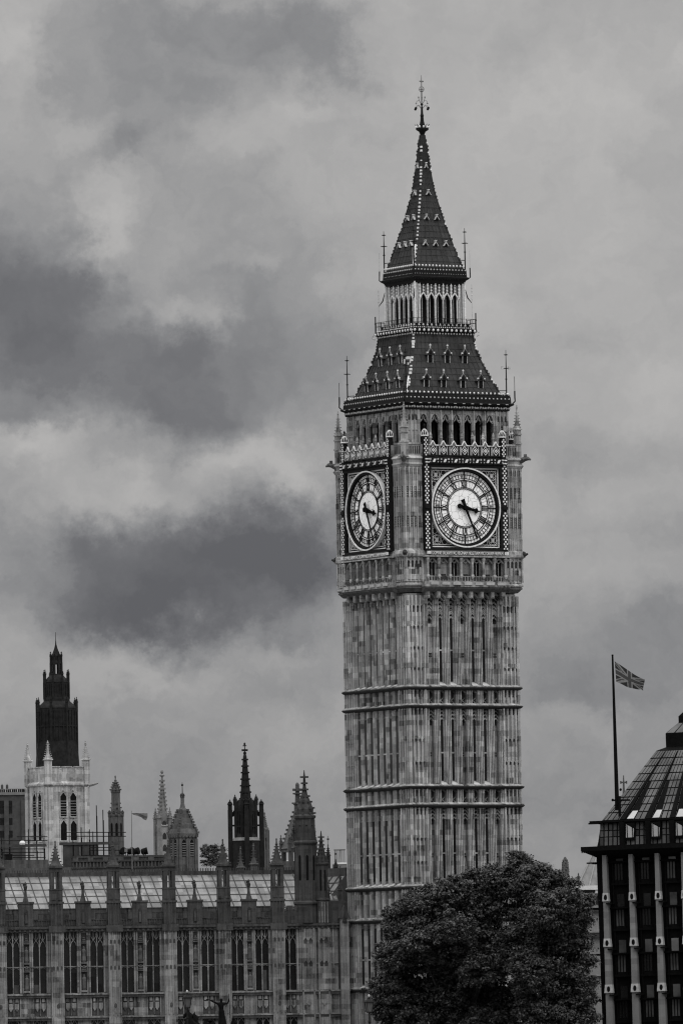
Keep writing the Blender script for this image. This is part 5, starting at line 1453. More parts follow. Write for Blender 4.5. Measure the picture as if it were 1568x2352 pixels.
pts = [(0, 0), (14, 0), (37, .5), (37, 9), (34, 17), (27, 14), (22, 9), (13, 6), (4, 3)]
mb.add([(a*u_, .12*sin(a*.3), -b*u_) for a, b in pts]+[(a*u_, .12*sin(a*.3)+.02, -b*u_) for a, b in pts], [tuple(range(9)), tuple(range(9, 18))[::-1]])
fo = mb.build('tattered_flag', None); fo.location = (p.x, 929., at(304, 1868, 929.).z); tag(fo, 'small tattered grey flag on the thin mast above the floodlights', 'flag')
# scaffolding
def scaffold(label, x0, x1, ydeck, Y0, poles, rails, ybot):
    a, b2 = at(x0, ydeck, Y0), at(x1, ydeck, Y0); zd = at((x0+x1)/2, ydeck, Y0).z; L = b2.x-a.x
    R = thing('scaffolding', label, 'scaffolding', (a.x, Y0, 0), 0, None); zb = at(x0, ybot, Y0).z
    mb = MB().use('concrete'); mb.box(0, L, -.3, 1.4, zd-.12, zd); mb.box(0, L, -.34, -.28, zd-.14, zd+.12); mb.build('deck', None, R)
    for x, yt in poles:
        mb = MB().use('iron'); lx = at(x, yt, Y0).x-a.x; mb.tube([(lx, -.3, zb), (lx, -.3, at(x, yt, Y0).z)], .05, 5); mb.tube([(lx, 1.4, zb), (lx, 1.4, at(x, yt, Y0).z-1)], .05, 5); mb.build('pole', None, R)
    for y, u, v in rails:
        mb = MB().use('iron'); mb.tube([(at(u, y, Y0).x-a.x, -.36, at(u, y, Y0).z), (at(v, y, Y0).x-a.x, -.36, at(v, y, Y0).z)], .045, 5); mb.build('rail', None, R)
scaffold('scaffold deck with tall thin poles between the pale church tower and the grey turret', 137, 276, 1937, 942., [(187, 1900), (206, 1905), (222, 1850), (237, 1860), (214, 1910), (250, 1912), (168, 1910)], [(1912, 150, 290), (1921, 150, 290), (1953, 206, 275), (1965, 190, 285), (1947, 206, 262)], 1975)
scaffold('low scaffold deck with cluttered rails in front of the office block', -10, 107, 1942, 938., [(4, 1925), (22, 1918), (66, 1905), (85, 1930), (102, 1925)], [(1931, -10, 110), (1922, 40, 110), (1950, -10, 105), (1958, -10, 104), (1965, 10, 80), (1970, 30, 106)], 1985)
for i, (x, y, lab) in enumerate(((52, 1940, 'small pale sheet bundle on the left scaffold deck'), (20, 1967, 'black equipment box hung below the left scaffold deck'))):
    Y0 = 936.; p = at(x, y, Y0); R = thing('sheet_bundle' if i == 0 else 'equipment_box', lab, 'bundle' if i == 0 else 'box', (p.x, Y0, p.z), .2)
    mb = MB().use('balloon' if i == 0 else 'dark')
    if i == 0: mb.sq(0, 0, [(.22, 0), (.26, .15), (.2, .32), (.1, .38)])
    else: mb.box(-.35, .35, -.3, .3, -.35, .15); mb.box(-.38, .38, -.33, .33, .15, .22)
    mb.build('wrapping' if i == 0 else 'casing', None, R)
# ================================================================== bronze and glass office building at the right edge
PYR = 872.; s = PYR/F
LEAN = radians(-1.0); XC = 1607.
p0 = at(XC, 2352, PYR)
B = thing('bronze_office_building', 'dark bronze office building with pale stone piers and a steep glazed mansard roof', 'office building', (p0.x, PYR, 0), radians(-12), None, LEAN)
# local x from image x (as seen at the eaves line), local height from image y
def bz(y): return (at(1400, y, PYR).z)
def bx(x): return (x-XC)*s/cos(radians(12))+0.0
def lx(x, y, d=0.):                                                           # undo the lean so that measured points land where seen
    q = at(x, y, PYR+d); return (q.x-p0.x-math.sin(LEAN)*q.z)/cos(radians(12))-d*math.tan(radians(12))
ZE = bz(1946)                                                            # eaves
HW = -lx(1371, 1990)
mb = MB().use('bronze_dark'); mb.box(-HW, HW, .55, 18, 0, ZE-.2)
fl = [bz(y) for y in (1976, 2082, 2187, 2293)]; STEP = (fl[0]-fl[3])/3
ledges = [fl[0]-STEP*i for i in range(6)]
for z in ledges:
    mb.box(-HW-1.0, HW+1, .1, .5, z-.06, z+.06); mb.box(-HW-.55, -HW, .1, 2.0, z-.1, z-.02)
mb.box(-HW, -HW+.5, -.05, .6, 0, ZE-.3)
mb.build('wall', None, B)
mb = MB().use('bronze_dark')
mb.add([(-HW-1.25, -1.2, ZE-.12), (HW+1.2, -1.2, ZE-.12), (HW+1.2, 16, ZE-.12), (-HW-1.25, 16, ZE-.12), (-HW-1.25, -1.2, ZE+.28), (HW+1.2, -1.2, ZE+.28), (HW+1.2, 16, ZE+.28), (-HW-1.25, 16, ZE+.28), (-HW, .3, ZE-.75), (HW, .3, ZE-.75), (HW, 16, ZE-.75), (-HW, 16, ZE-.75)],
       [(4, 5, 6, 7), (0, 1, 5, 4), (1, 2, 6, 5), (2, 3, 7, 6), (3, 0, 4, 7), (0, 8, 9, 1), (1, 9, 10, 2), (2, 10, 11, 3), (3, 11, 8, 0), (8, 11, 10, 9)])
for i in range(5): mb.box(-HW-1.2+.18*i, -HW-1.12+.18*i, -1.22, -1.0, ZE-.3, ZE-.1)
mb.build('eaves', None, B)
PX = [lx(1391+60*i, 2010) for i in range(8)]
for c in PX:                                                             # tapering sandstone piers with node stones
    mb = MB().use('pier')
    zt, zb = ZE-.55, 0
    def wd(z): return .19+(.32-.19)*(zt-z)/(zt-6.)
    cuts = []
    rings = []
    for z in (zb, zt):
        w_ = wd(z); rings.append([(c-w_, -.35-w_, z), (c+w_, -.35-w_, z), (c+w_, .5, z), (c-w_, .5, z)])
    mb.loft(rings)
    mb.build('stone_pier', None, B)
    for i, y in enumerate((2057, 2162, 2268, 2374)):
        z = bz(y); w_ = wd(z)*1.12
        nb = MB().use('node')
        nb.loft([[(c-w_*1.18, -.40-w_*1.1, z-.36), (c+w_*1.18, -.40-w_*1.1, z-.36), (c+w_*1.18, .3, z-.36), (c-w_*1.18, .3, z-.36)],
                 [(c-w_*1.18, -.40-w_*1.1, z-.3), (c+w_*1.18, -.40-w_*1.1, z-.3), (c+w_*1.18, .3, z-.3), (c-w_*1.18, .3, z-.3)],
                 [(c-w_*.98, -.36-w_, z+.42), (c+w_*.98, -.36-w_, z+.42), (c+w_*.98, .3, z+.42), (c-w_*.98, .3, z+.42)]])
        nb.use('dark'); yy = -.40-w_*1.1
        nb.prism([(c+.02+(.15)*cos(2*pi*q/14), z+.27*sin(2*pi*q/14)) for q in range(14)], -yy-.1, -yy+.012)
        nb.build('node_stone', None, B)
        if i < 4:
            br = MB().use('bronze_dark'); zl = z-.72+.14
            br.box(c+w_*.5, c+w_+.3, -.85, .3, zl-.07, zl+.07); br.box(c+w_*.3, c+w_*.6, -.9, -.3, zl-.05, zl+.05); br.build('ledge_bracket', None, B)
random.seed(11)
for i in range(len(PX)-1):                                               # bays: panel, triple window, sill beam in every storey
    a, b2 = PX[i], PX[i+1]
    for j, zl in enumerate(ledges):
        c0, c1 = a+.95, a+1.62
        mb = MB().use('bronze_dark'); mb.box(a+.55, a+.68, .3, .6, zl-3.9, zl+.05)
        mb.use(random.choice(['portal_glass', 'portal_glass', 'lead', 'glass']))
        mb.box(c0, c1, .38, .5, zl+.1, zl+1.28 if j else ZE-.9)
        mb.build('glazed_panel', None, B)
        mb = MB().use('bronze_dark'); mb.box(a+.45, b2-.3, .25, .6, zl-2.15, zl-1.95)
        mb.box(a+.75, a+1.7, .32, .6, zl-1.95, zl-1.75)
        lit = random.random() < .55
        for q in range(3):
            mb.use('portal_glass' if lit else 'glass'); mb.box(a+.78+.27*q, a+.98+.27*q, .5, .56, zl-1.7, zl-.15)
        mb.use('bronze_dark')
        for q in range(4): mb.box(a+.70+.27*q, a+.78+.27*q, .44, .6, zl-1.8, zl-.1)
        mb.build('window', None, B)
# lower mansard and upper roof
zr0, zr1, zr2 = ZE+.28, bz(1882), bz(1719)
REC = 4.6
xl0, xl1, xl2 = -lx(1370.5, 1938), -lx(1380, 1882, .75), -lx(1506, 1719, .75+REC)
mb = MB().use('bronze_dark')
def slab(h0, z0, d0, h1, z1, d1, deep=16): mb.loft([[(-h0, d0, z0), (h0, d0, z0), (h0, deep-d0, z0), (-h0, deep-d0, z0)], [(-h1, d1, z1), (h1, d1, z1), (h1, deep-d1, z1), (-h1, deep-d1, z1)]])
slab(xl0, zr0, .3, xl1, zr1-.1, .75)
slab(xl1, zr1, .75, xl2, zr2, .75+REC)
xl3, zr3 = -lx(1528, 1711, .75+REC+.9), bz(1711)
slab(xl2, zr2, .75+REC, xl3, zr3, .75+REC+.9)
mb.build('roof', None, B)
mb = MB().use('bronze_dark')
mb.loft([[(-xl1-1.0, .2, zr1-.08), (xl1+1, .2, zr1-.08), (xl1+1, 15, zr1-.08), (-xl1-1.0, 15, zr1-.08)], [(-xl1-1.0, .2, zr1+.1), (xl1+1, .2, zr1+.1), (xl1+1, 15, zr1+.1), (-xl1-1.0, 15, zr1+.1)]])
mb.box(-xl1-1.1, -xl1-.1, .15, .6, zr1-.2, zr1-.06)
mb.build('roof_ledge', None, B)
mb = MB().use('bronze_dark')
hc = -lx(1528, 1700, .75+REC+.9); hc2 = -lx(1557, 1654, .75+REC+1.7); zc = [bz(y) for y in (1712, 1679, 1654, 1640)]
dz = .75+REC+.9
mb.loft([[(-hc, dz, zc[0]), (hc, dz, zc[0]), (hc, dz+3, zc[0]), (-hc, dz+3, zc[0])], [(-hc, dz, zc[1]), (hc, dz, zc[1]), (hc, dz+3, zc[1]), (-hc, dz+3, zc[1])],
         [(-hc2, dz+.8, zc[2]), (hc2, dz+.8, zc[2]), (hc2, dz+2.4, zc[2]), (-hc2, dz+2.4, zc[2])], [(-hc2, dz+.8, zc[3]), (hc2, dz+.8, zc[3]), (hc2, dz+2.4, zc[3]), (-hc2, dz+2.4, zc[3])],
         [(-hc2*.55, dz+1.2, zc[3]+.9), (hc2*.55, dz+1.2, zc[3]+.9), (hc2*.55, dz+2, zc[3]+.9), (-hc2*.55, dz+2, zc[3]+.9)]])
mb.use('portal_glass')
def rp(u, f): return None
for q in range(8):
    f0, f1 = -1+.25*q+.02, -1+.25*q+.23
    mb.add([(f0*hc*.98, dz-.03+.04, zc[1]+.05), (f1*hc*.98, dz-.03+.04, zc[1]+.05), (f1*hc2*1.05, dz+.74, zc[2]-.06), (f0*hc2*1.05, dz+.74, zc[2]-.06)], [(0, 1, 2, 3)])
mb.build('chimney', None, B)
# glazing of the slopes as individual proud panels, in columns that fan towards the chimney
def upper(u, f, up=0.):                                                  # u in [-1,1] across, f up the slope
    h = xl1+(xl2-xl1)*f
    n = Vector((0, -(zr2-zr1), REC)).normalized()*up
    return (u*h, .75+REC*f+n.y, zr1+(zr2-zr1)*f+n.z)
gp = MB()
NC, NR = 34, 9
RIBU = [lx(x, 1880)/xl1 for x in (1426, 1485, 1540)]
RIBU += [-u for u in RIBU]+[lx(1598, 1880)/xl1, -lx(1598, 1880)/xl1]
random.seed(5)
for i in range(NC):
    u0, u1 = -1+2*i/NC, -1+2*(i+1)/NC; um = (u0+u1)/2
    for j in range(NR):
        f0, f1 = .01+.985*j/NR, .01+.985*(j+1)/NR
        gp.use('portal_glass')
        d = (u1-u0)*.1; e = (f1-f0)*.1
        gp.add([upper(u0+d, f0+e, .04), upper(u1-d, f0+e, .04), upper(u1-d, f1-e*.5, .04), upper(u0+d, f1-e*.5, .04)], [(0, 1, 2, 3)])
gp.build('roof_glazing', None, B)
for u in RIBU:                                                           # duct ribs and the bright roof lights at their feet
    mb = MB().use('bronze_dark')
    mb.loft([[upper(u-.028, 0, .02), upper(u+.028, 0, .02), upper(u+.028, 0, .28), upper(u-.028, 0, .28)], [upper(u-.016, .62, .02), upper(u+.016, .62, .02), upper(u+.016, .62, .2), upper(u-.016, .62, .2)], [upper(u-.008, .98, .02), upper(u+.008, .98, .02), upper(u+.008, .98, .1), upper(u-.008, .98, .1)]])
    lowx = u*xl1
    mb.box(lowx-.26, lowx+.26, .2, .8, zr0, zr1); mb.build('roof_rib', None, B)
    mb = MB().use('bronze_dark'); mb.loft([[upper(u+.035, .0, .05), upper(u+.125, .0, .05), upper(u+.125, .0, .1), upper(u+.035, .0, .1)], [upper(u+.03, .22+.33, .05), upper(u+.075, .22+.33, .05), upper(u+.075, .55, .1), upper(u+.03, .55, .1)]])
    mb.use('pane_sky_paint'); mb.add([upper(u+.04, .02, .14), upper(u+.115, .02, .14), upper(u+.118, .13, .14), upper(u+.056, .13, .14)], [(0, 1, 2, 3)])
    mb.use('bronze_dark'); mb.build('roof_light', None, B)
    mb = MB().use('bronze_dark'); x0 = lowx+.32
    mb.box(x0, x0+.9, .05, .7, zr0+.55, zr1-.2)
    mb.use('pane_sky_paint'); mb.add([(x0+.08, .04, zr0+.75), (x0+.78, .04, zr0+.75), (x0+.85, .04, zr1-.75), (x0+.12, .04, zr1-.35)], [(0, 1, 2, 3)])
    mb.use('bronze_dark')
    for q in (.18, .68): mb.box(x0+q, x0+q+.07, .0, .05, zr0+.6, zr1-.4)
    mb.build('dormer_window', None, B)
gp = MB()                                                                # lower mansard glazing
for i in range(42):
    c = -xl0+.2+(2*xl0-.4)*(i+.5)/42
    for f0, f1 in ((.04, .36), (.40, .62), (.66, .94)):
        y = lambda f: .3+.45*f-.03
        z = lambda f: zr0+(zr1-zr0)*f
        gp.use('portal_glass' if (i*7+int(f0*10)) % 5 else 'glass'); gp.add([(c-.15, y(f0), z(f0)), (c+.15, y(f0), z(f0)), (c+.15, y(f1), z(f1)), (c-.15, y(f1), z(f1))], [(0, 1, 2, 3)])
gp.build('mansard_glazing', None, B)
mb = MB().use('iron'); a = (-lx(1404, 1872)*0+lx(1404, 1872), 1.2, bz(1868)); mb.tube([(lx(1382, 1881), .6, zr1+.1), (lx(1416, 1843), .6, bz(1843))], .03, 4); mb.build('stay_rod', None, B)
# flagpole and flag
FY = 869.
p1, p2 = at(1416, 1846, FY), at(1405.5, 1505, FY)
FP = thing('flagpole', 'tall black tapered flagpole at the foot of the glazed roof', 'flagpole', (p1.x, FY, p1.z-.6))
mb = MB().use('bronze_dark'); v = Vector((p2.x-p1.x, 0, p2.z-p1.z))
mb.tube([(0, 0, 0), tuple(v*.02+Vector((0, 0, .6))), tuple(v*.5+Vector((0, 0, .6))), tuple(v+Vector((0, 0, .6)))], [.21, .2, .15, .085], 10); mb.build('pole', None, FP)
mb = MB().use('bronze_dark'); mb.sph(v.x, 0, v.z+.6, .12, 8, 4, .7); mb.build('truck', None, FP)
mb = MB().use('bronze_dark'); mb.box(-.45, 1.2, -.12, .5, .85, 1.0); mb.box(.1, .35, -.3, .3, -.6, 1.3); mb.sph(-.4, 0, .95, .14, 6); mb.sph(.35, 0, 1.9, .14, 6); mb.tube([(.05, 0, .1), (.4, 0, .9)], .06, 5); mb.build('bracket', None, FP)
def flag():
    me = bpy.data.meshes.new('flag'); nu, nv = 90, 45
    c = [at(1410.5, 1518.6, FY), at(1414, 1566, FY), at(1478.8, 1560.8, FY), at(1477, 1584.5, FY)]
    vs = []; fs = []; mi = []
    for j in range(nv+1):
        for i in range(nu+1):
            u, v_ = i/nu, j/nv
            q = (c[0]*(1-v_)+c[1]*v_)*(1-u)+(c[2]*(1-v_)+c[3]*v_)*u
            q = q.copy(); q.y += .28*sin(7.5*u+1.2*v_)*u**.6
            q.z += -.35*sin(pi*u)*u*.5+.10*sin(9*u+.5)*u*(v_-.2)-.10*sin(pi*u)*v_*(1-.3*u)+.05*sin(14*u)*v_*u
            q.x += .05*sin(8*u+3*v_)*u
            if v_ > .85 and u > .9: q.z -= .12*(u-.9)/.1*(v_-.85)/.15
            vs.append(tuple(q-Vector((p1.x, FY, p1.z))))
    def col(u, v_):
        x = (u-.5)*2; y = (.5-v_)
        if abs(y) < .1 or abs(x) < .1: return 1
        if abs(y) < .167 or abs(x) < .167: return 2
        for sg in (1, -1):
            d = (y-sg*x*.5)/sqrt(1.25)
            off = -.035 if sg*x > 0 else .035
            if abs(d-off*sg*(1 if sg > 0 else -1)) < .035: return 1
            if abs(d) < .105: return 2
        return 0
    for j in range(nv):
        for i in range(nu):
            a = j*(nu+1)+i; fs.append((a, a+1, a+nu+2, a+nu+1)); mi.append(col((i+.5)/nu, (j+.5)/nv))
    me.from_pydata(vs, [], fs)
    for k in ('flag_blue', 'flag_red', 'flag_white'): me.materials.append(M[k])
    me.polygons.foreach_set('material_index', mi); me.polygons.foreach_set('use_smooth', [True]*len(fs)); me.update()
    o = bpy.data.objects.new('flag', me); COL.objects.link(o); o.location = (p1.x, FY, p1.z)
    tag(o, 'British union flag in grey tones flying out to the right of the flagpole', 'flag')
flag()
# little cross finial behind the roof
Y0 = 890.; p = at(1432, 1850, Y0); s2 = Y0/F; R = thing('cross_finial', 'small stone cross finial peeping over the glazed roof beside the flagpole', 'finial', (p.x, Y0, 0), 0)
z = lambda y: at(1432, y, Y0).z; mb = MB().use('grey_stone'); mb.tube([(0, 0, 0), (0, 0, z(1830)), (0, 0, z(1781))], [.4, .14, .05], 6)
mb.box(-.26, .26, -.08, .08, z(1797)-.07, z(1797)+.07)
for sx in (-1, 1): mb.box(sx*.27-.07, sx*.27+.07, -.09, .09, z(1797)-.13, z(1797)+.13)
mb.build('cross', None, R)
# ------------------------------------------------ pale building between the tree and the bronze one
Y0 = 920.; s2 = Y0/F; xa, xb = at(1270, 2100, Y0).x, at(1440, 2100, Y0).x
R = thing('stone_building', 'pale stone building with a steep slate roof squeezed behind the tree', 'building', ((xa+xb)/2, Y0, 0), 0)
z = lambda y: at(1350, y, Y0).z; hw = (xb-xa)/2; X_ = lambda x, y=2050: at(x, y, Y0).x-(xa+xb)/2
mb = MB().use('dim_stone'); mb.box(-hw, hw, 0, 12, 0, z(2052))
for y0, y1, d in ((2094, 2083, .35), (2152, 2140, .4), (2245, 2240, .2)):
    mb.use('concrete'); mb.box(-hw, hw, -d, .1, z(y0), z(y1)-.1); mb.use('dim_stone'); mb.box(-hw, hw, -d-.08, .1, z(y1)-.1, z(y1)+.08)
mb.use('stone_soot_shade')
for x in (1358, 1372):
    mb.prism(arch(X_(x), .22, z(2078), z(2066)), -.02, .03)
for i in range(10): mb.box(X_(1300+8*i), X_(1300+8*i)+.12, -.3, .05, z(2150), z(2144))
mb.build('wall', None, R)
mb = MB().use('concrete'); mb.box(X_(1300), X_(1366), -.3, 3, z(2050), z(2044)); mb.use('dim_stone'); mb.sq(X_(1345), 1.5, [(2.2, z(2044)), (1.5, z(2034))]); mb.build('attic', None, R)
mb = MB().use('lead')
xt = X_(1385, 1935)
mb.loft([[(X_(1324), 1, z(2040)), (X_(1446), 1, z(2040)), (X_(1446), 11, z(2040)), (X_(1324), 11, z(2040))], [(xt-.3, 5, z(1925)), (xt+.3, 5, z(1925)), (xt+.3, 7, z(1925)), (xt-.3, 7, z(1925))]])
mb.use('dim_stone')
for f_ in (0, .22, .45): mb.tube([(X_(1324+122*f_), .9, z(2040)), (xt-.3+.6*f_, 4.9, z(1925))], .09, 4)
mb.build('steep_roof', None, R)
for i, (x, yt, yb, w_, lab) in enumerate(((1298, 1969, 2040, .34, 'stout crocketed grey pinnacle rising out of the treetop at right'), (1328, 2007, 2045, .24, 'short slim grey pinnacle between the treetop and the steep slate roof'))):
    Y1 = 925.; p = at(x, yb, Y1); R = thing('crocketed_pinnacle', lab, 'pinnacle', (p.x, Y1, 0), .3); z = lambda y: at(x, y, Y1).z
    mb = MB().use('grey_stone')
    if i == 0:
        mb.sq(0, 0, [(.3, 0), (.3, z(2010)), (.26, z(1985)), (.16, z(1974)), (.05, z(1968))])
        for q in range(8):
            zz_ = z(2012)+.22*q; r = .34-.02*q
            for k in range(4): a = k*pi/2+.5*q; mb.sph(r*cos(a), r*sin(a), zz_, .13, 5)
    else: pinnacle(mb, 0, 0, 0, z(2026), z(2006), .2, 4)
    mb.build('pinnacle_body', None, R)
    mb = MB().use('grey_stone'); mb.box(-.6, .6, -.6, .6, 0, z(yb)-.6); mb.build('base', None, R)

# ================================================================== trees
def leaf_mesh(name, mat, parent, clumps, seed, leaf=(.16, .30), per=34):
    """clumps: list of (centre xyz, radius); each clump is a flattened spray of small leaf faces"""
    rng = np.random.default_rng(seed)
    C = np.array([c for c, r in clumps]); Rr = np.array([r for c, r in clumps])
    n = len(C)*per
    idx = np.repeat(np.arange(len(C)), per)
    d = rng.normal(size=(n, 3)); d /= np.linalg.norm(d, axis=1)[:, None]
    rad = rng.random(n)**.5
    P = C[idx]+d*(rad*Rr[idx])[:, None]*np.array([1, 1, .5])
    P[:, 2] -= .25*(rad*Rr[idx])**2
    nn = d*.7+rng.normal(size=(n, 3))*.4+np.array([0, 0, .6]); nn /= np.linalg.norm(nn, axis=1)[:, None]
    t = np.cross(nn, rng.normal(size=(n, 3))); t /= np.linalg.norm(t, axis=1)[:, None]
    b = np.cross(nn, t)
    L = rng.uniform(leaf[0], leaf[1], n)[:, None]; Wd = L*rng.uniform(.4, .7, n)[:, None]
    V = np.empty((n, 4, 3)); V[:, 0] = P-t*L*.5; V[:, 1] = P+b*Wd*.5+t*L*.05; V[:, 2] = P+t*L*.5-nn*L*.15; V[:, 3] = P-b*Wd*.5+t*L*.05
    me = bpy.data.meshes.new(name)
    me.vertices.add(n*4); me.vertices.foreach_set('co', V.reshape(-1))
    me.loops.add(n*4); me.loops.foreach_set('vertex_index', np.arange(n*4, dtype=np.int32))
    me.polygons.add(n); me.polygons.foreach_set('loop_start', np.arange(0, n*4, 4, dtype=np.int32)); me.polygons.foreach_set('loop_total', np.full(n, 4, dtype=np.int32))
    me.materials.append(M[mat]); me.update(); me.validate()
    o = bpy.data.objects.new(name, me); COL.objects.link(o); o.parent = parent
    return o
def tree(label, Y0, blobs, root_px, mat, seed, clump=(.45, 1.0), dens=1.0, depth=.75, leaf=(.12, .36), per=56, cat='tree', group=None, name='plane_tree'):
    """blobs: (x, y, radius) picture measures turned into metres at the tree's distance"""
    rnd = random.Random(seed); s = Y0/F
    g = at(root_px, 2352, Y0)
    R = thing(name, label, cat, (g.x, Y0, 0), 0, group)
    cl = []; limbs = MB().use('bark')
    th_ = 4.2 if blobs[0][2]*s > 2 else 1.5
    r0 = .55 if blobs[0][2]*s > 2 else .15
    limbs.tube([(0, 0, -.1), (.05, 0, th_*.5), (0, .1, th_)], [r0, r0*.8, r0*.75], 10)
    for (x, y, rp) in blobs:
        p = at(x, y, Y0); c = Vector((p.x-g.x, rnd.uniform(-depth, depth)*3.2, p.z)); r = rp*s
        mid = Vector((c.x*.45, c.y*.4, th_+(c.z-th_)*.45)); mid.x += rnd.uniform(-.4, .4)
        limbs.tube([(0, .1, th_-.5), tuple(mid), tuple(c)], [r0*.4, r0*.2, r0*.08], 6)
        nsub = max(4, int(9*min(1, r/2.2)))
        for sb in range(nsub+1):                                         # every bough ends in its own lump of foliage
            u = rnd.uniform(-.75, 1); a = rnd.uniform(0, 2*pi); q = sqrt(1-u*u)
            sc = c+Vector((q*cos(a), q*sin(a), u))*r*rnd.uniform(.55, .9) if sb else c
            sr = r*rnd.uniform(.30, .48) if sb else r*.62
            n = int(dens*8*sr*sr/(clump[0]*clump[1]))+4
            limbs.tube([tuple(c), tuple(c+(sc-c)*.6), tuple(sc)], [r0*.1, r0*.07, r0*.03], 4) if sb else None
            for i in range(n):
                u = rnd.uniform(-.8, 1); a = rnd.uniform(0, 2*pi); q = sqrt(1-u*u)
                k = rnd.uniform(.7, 1.05); big = 1.
                if rnd.random() < .22: k = rnd.uniform(1.05, 1.5); big = .45
                pos = sc+Vector((q*cos(a)*sr*k, q*sin(a)*sr*k, u*sr*k*.8))
                cl.append(((pos.x, pos.y, pos.z), rnd.uniform(*clump)*big))
    limbs.build('trunk', None, R)
    leaf_mesh('crown', mat, R, cl, seed, leaf, per)
    return R
random.seed(21)
blA = [(1060, 2180, 105), (965, 2180, 88), (1000, 2110, 78), (940, 2130, 52), (1085, 2080, 75), (1150, 2065, 72), (1182, 2010, 42), (1160, 2030, 45), (1110, 2040, 40), (1050, 2062, 45), (925, 2200, 58), (905, 2260, 52), (960, 2290, 100), (1060, 2290, 110), (1150, 2180, 90), (1160, 2290, 90), (900, 2330, 48), (950, 2370, 85), (1050, 2380, 95), (1150, 2380, 90), (1010, 2075, 45), (955, 2075, 40), (930, 2095, 40), (1188, 1982, 22), (1196, 1972, 14), (880, 2300, 30), (1135, 2015, 25), (1088, 2008, 15), (1040, 2030, 20), (893, 2190, 24), (906, 2120, 18), (872, 2265, 20)]
tree('broad dark plane tree whose crown covers the foot of the clock tower', 866., blA, 1050, 'leaf', 31)
blB = [(1255, 2090, 80), (1235, 2030, 50), (1285, 2060, 46), (1265, 2020, 28), (1225, 2000, 20), (1246, 1996, 17), (1310, 2050, 30), (1332, 2066, 24), (1230, 2150, 70), (1280, 2200, 75), (1328, 2240, 40), (1335, 2130, 16), (1350, 2112, 9), (1348, 2205, 16), (1358, 2250, 13), (1250, 2280, 95), (1265, 2335, 60), (1322, 2310, 46), (1250, 2385, 85), (1315, 2380, 54), (1300, 2140, 40), (1352, 2300, 14), (1215, 2080, 50), (1275, 2012, 14), (1290, 2025, 16), (1205, 2200, 60), (1318, 2175, 25)]
tree('taller-shadowed right hand plane tree, its ragged crown reaching the bronze building', 861., blB, 1260, 'leaf', 57)
tree('small dark distant tree left of the black lantern tower', 985., [(483, 1962, 20), (500, 1956, 16), (474, 1950, 13), (492, 1944, 10), (510, 1966, 12), (497, 1975, 20), (480, 1980, 20)], 490, 'leaf_dark', 77, clump=(.25, .5), dens=.35, per=26, leaf=(.12, .24), name='distant_tree')

# ================================================================== street lamps and bronze statue in the foreground
def lamp(label, x, ytop, Y0):
    s = Y0/F; p = at(x, 2352, Y0); z = lambda y: at(x, y, Y0).z
    R = thing('street_lamp', label, 'street lamp', (p.x, Y0, 0), .3, 'lantern street lamps')
    zt = z(ytop)
    mb = MB().use('iron'); mb.lathe(0, 0, [(.28, 0), (.28, .5), (.16, .7), (.1, 1.2), (.08, zt-2.6), (.12, zt-2.5), (.07, zt-2.3), (.06, zt-1.62)], 10); mb.build('post', None, R)
    ln = MB().use('iron')
    for k in range(4):
        ln.M = RZ(k); ln.tube([(-.2, -.2, zt-1.6), (-.33, -.33, zt-.72)], .035, 4)
    ln.M = Matrix(); ln.sq(0, 0, [(.2, zt-1.66), (.22, zt-1.56)]); ln.sq(0, 0, [(.36, zt-.76), (.37, zt-.66), (.2, zt-.48), (.12, zt-.4), (.12, zt-.3), (.05, zt-.25)])
    ln.use('gilt_grey'); ln.sph(0, 0, zt-.12, .1, 6, 4, 1.3); ln.use('iron')
    lo = ln.build('lantern', None, R)
    gm = MB().use('portal_glass'); gm.sq(0, 0, [(.18, zt-1.58), (.30, zt-.75)]); gm.build('glass', None, lo)
    gm = MB().use('gilt_grey'); gm.lathe(0, 0, [(.05, zt-1.5), (.1, zt-1.3), (.03, zt-1.1)], 6); gm.build('burner', None, lo)
lamp('black lantern street lamp left of the bronze statue', 431, 2274, 845.)
lamp('black lantern street lamp beside the left edge of the big tree', 848, 2284, 845.)

SY = 850.; s = SY/F; sp = at(480, 2352, SY)
S = thing('statue_group', 'dark bronze statue of a woman with raised arms in a chariot behind rearing horses', 'statue', (sp.x, SY, 0), 0)
sx_ = lambda x, y=2330: at(x, y, SY).x-sp.x
sz_ = lambda y: at(500, y, SY).z
mb = MB().use('grey_stone'); mb.box(-4.2, 3.6, -1.6, 1.6, 0, 2.6); mb.box(-4.4, 3.8, -1.8, 1.8, 2.6, 2.85); mb.box(-4.4, 3.8, -1.8, 1.8, 0, .4); mb.build('plinth', None, S)
def skin(name, chain, parent, mat='bronze_dark', levels=2, loc=None):
    """chain: dict name -> (pos, radius, parent name)"""
    keys = list(chain); me = bpy.data.meshes.new(name)
    me.from_pydata([chain[k][0] for k in keys], [(keys.index(chain[k][2]), i) for i, k in enumerate(keys) if chain[k][2]], [])
    o = bpy.data.objects.new(name, me); COL.objects.link(o)
    sm = o.modifiers.new('skin', 'SKIN'); sm.use_smooth_shade = True
    sv = me.skin_vertices[0].data
    for i, k in enumerate(keys):
        r = chain[k][1]; sv[i].radius = (r, r) if not isinstance(r, tuple) else r; sv[i].use_root = i == 0
    sub = o.modifiers.new('sub', 'SUBSURF'); sub.levels = levels; sub.render_levels = levels
    me.materials.append(M[mat])
    bpy.context.view_layer.update()
    me2 = bpy.data.meshes.new_from_object(o.evaluated_get(bpy.context.evaluated_depsgraph_get()))
    o.modifiers.clear(); o.data = me2
    if not me2.materials: me2.materials.append(M[mat])
    me2.polygons.foreach_set('use_smooth', [True]*len(me2.polygons))
    o.parent = parent
    return o
hx = sx_(508, 2297); hz = sz_(2297); K = 1.75                              # a figure well over life size
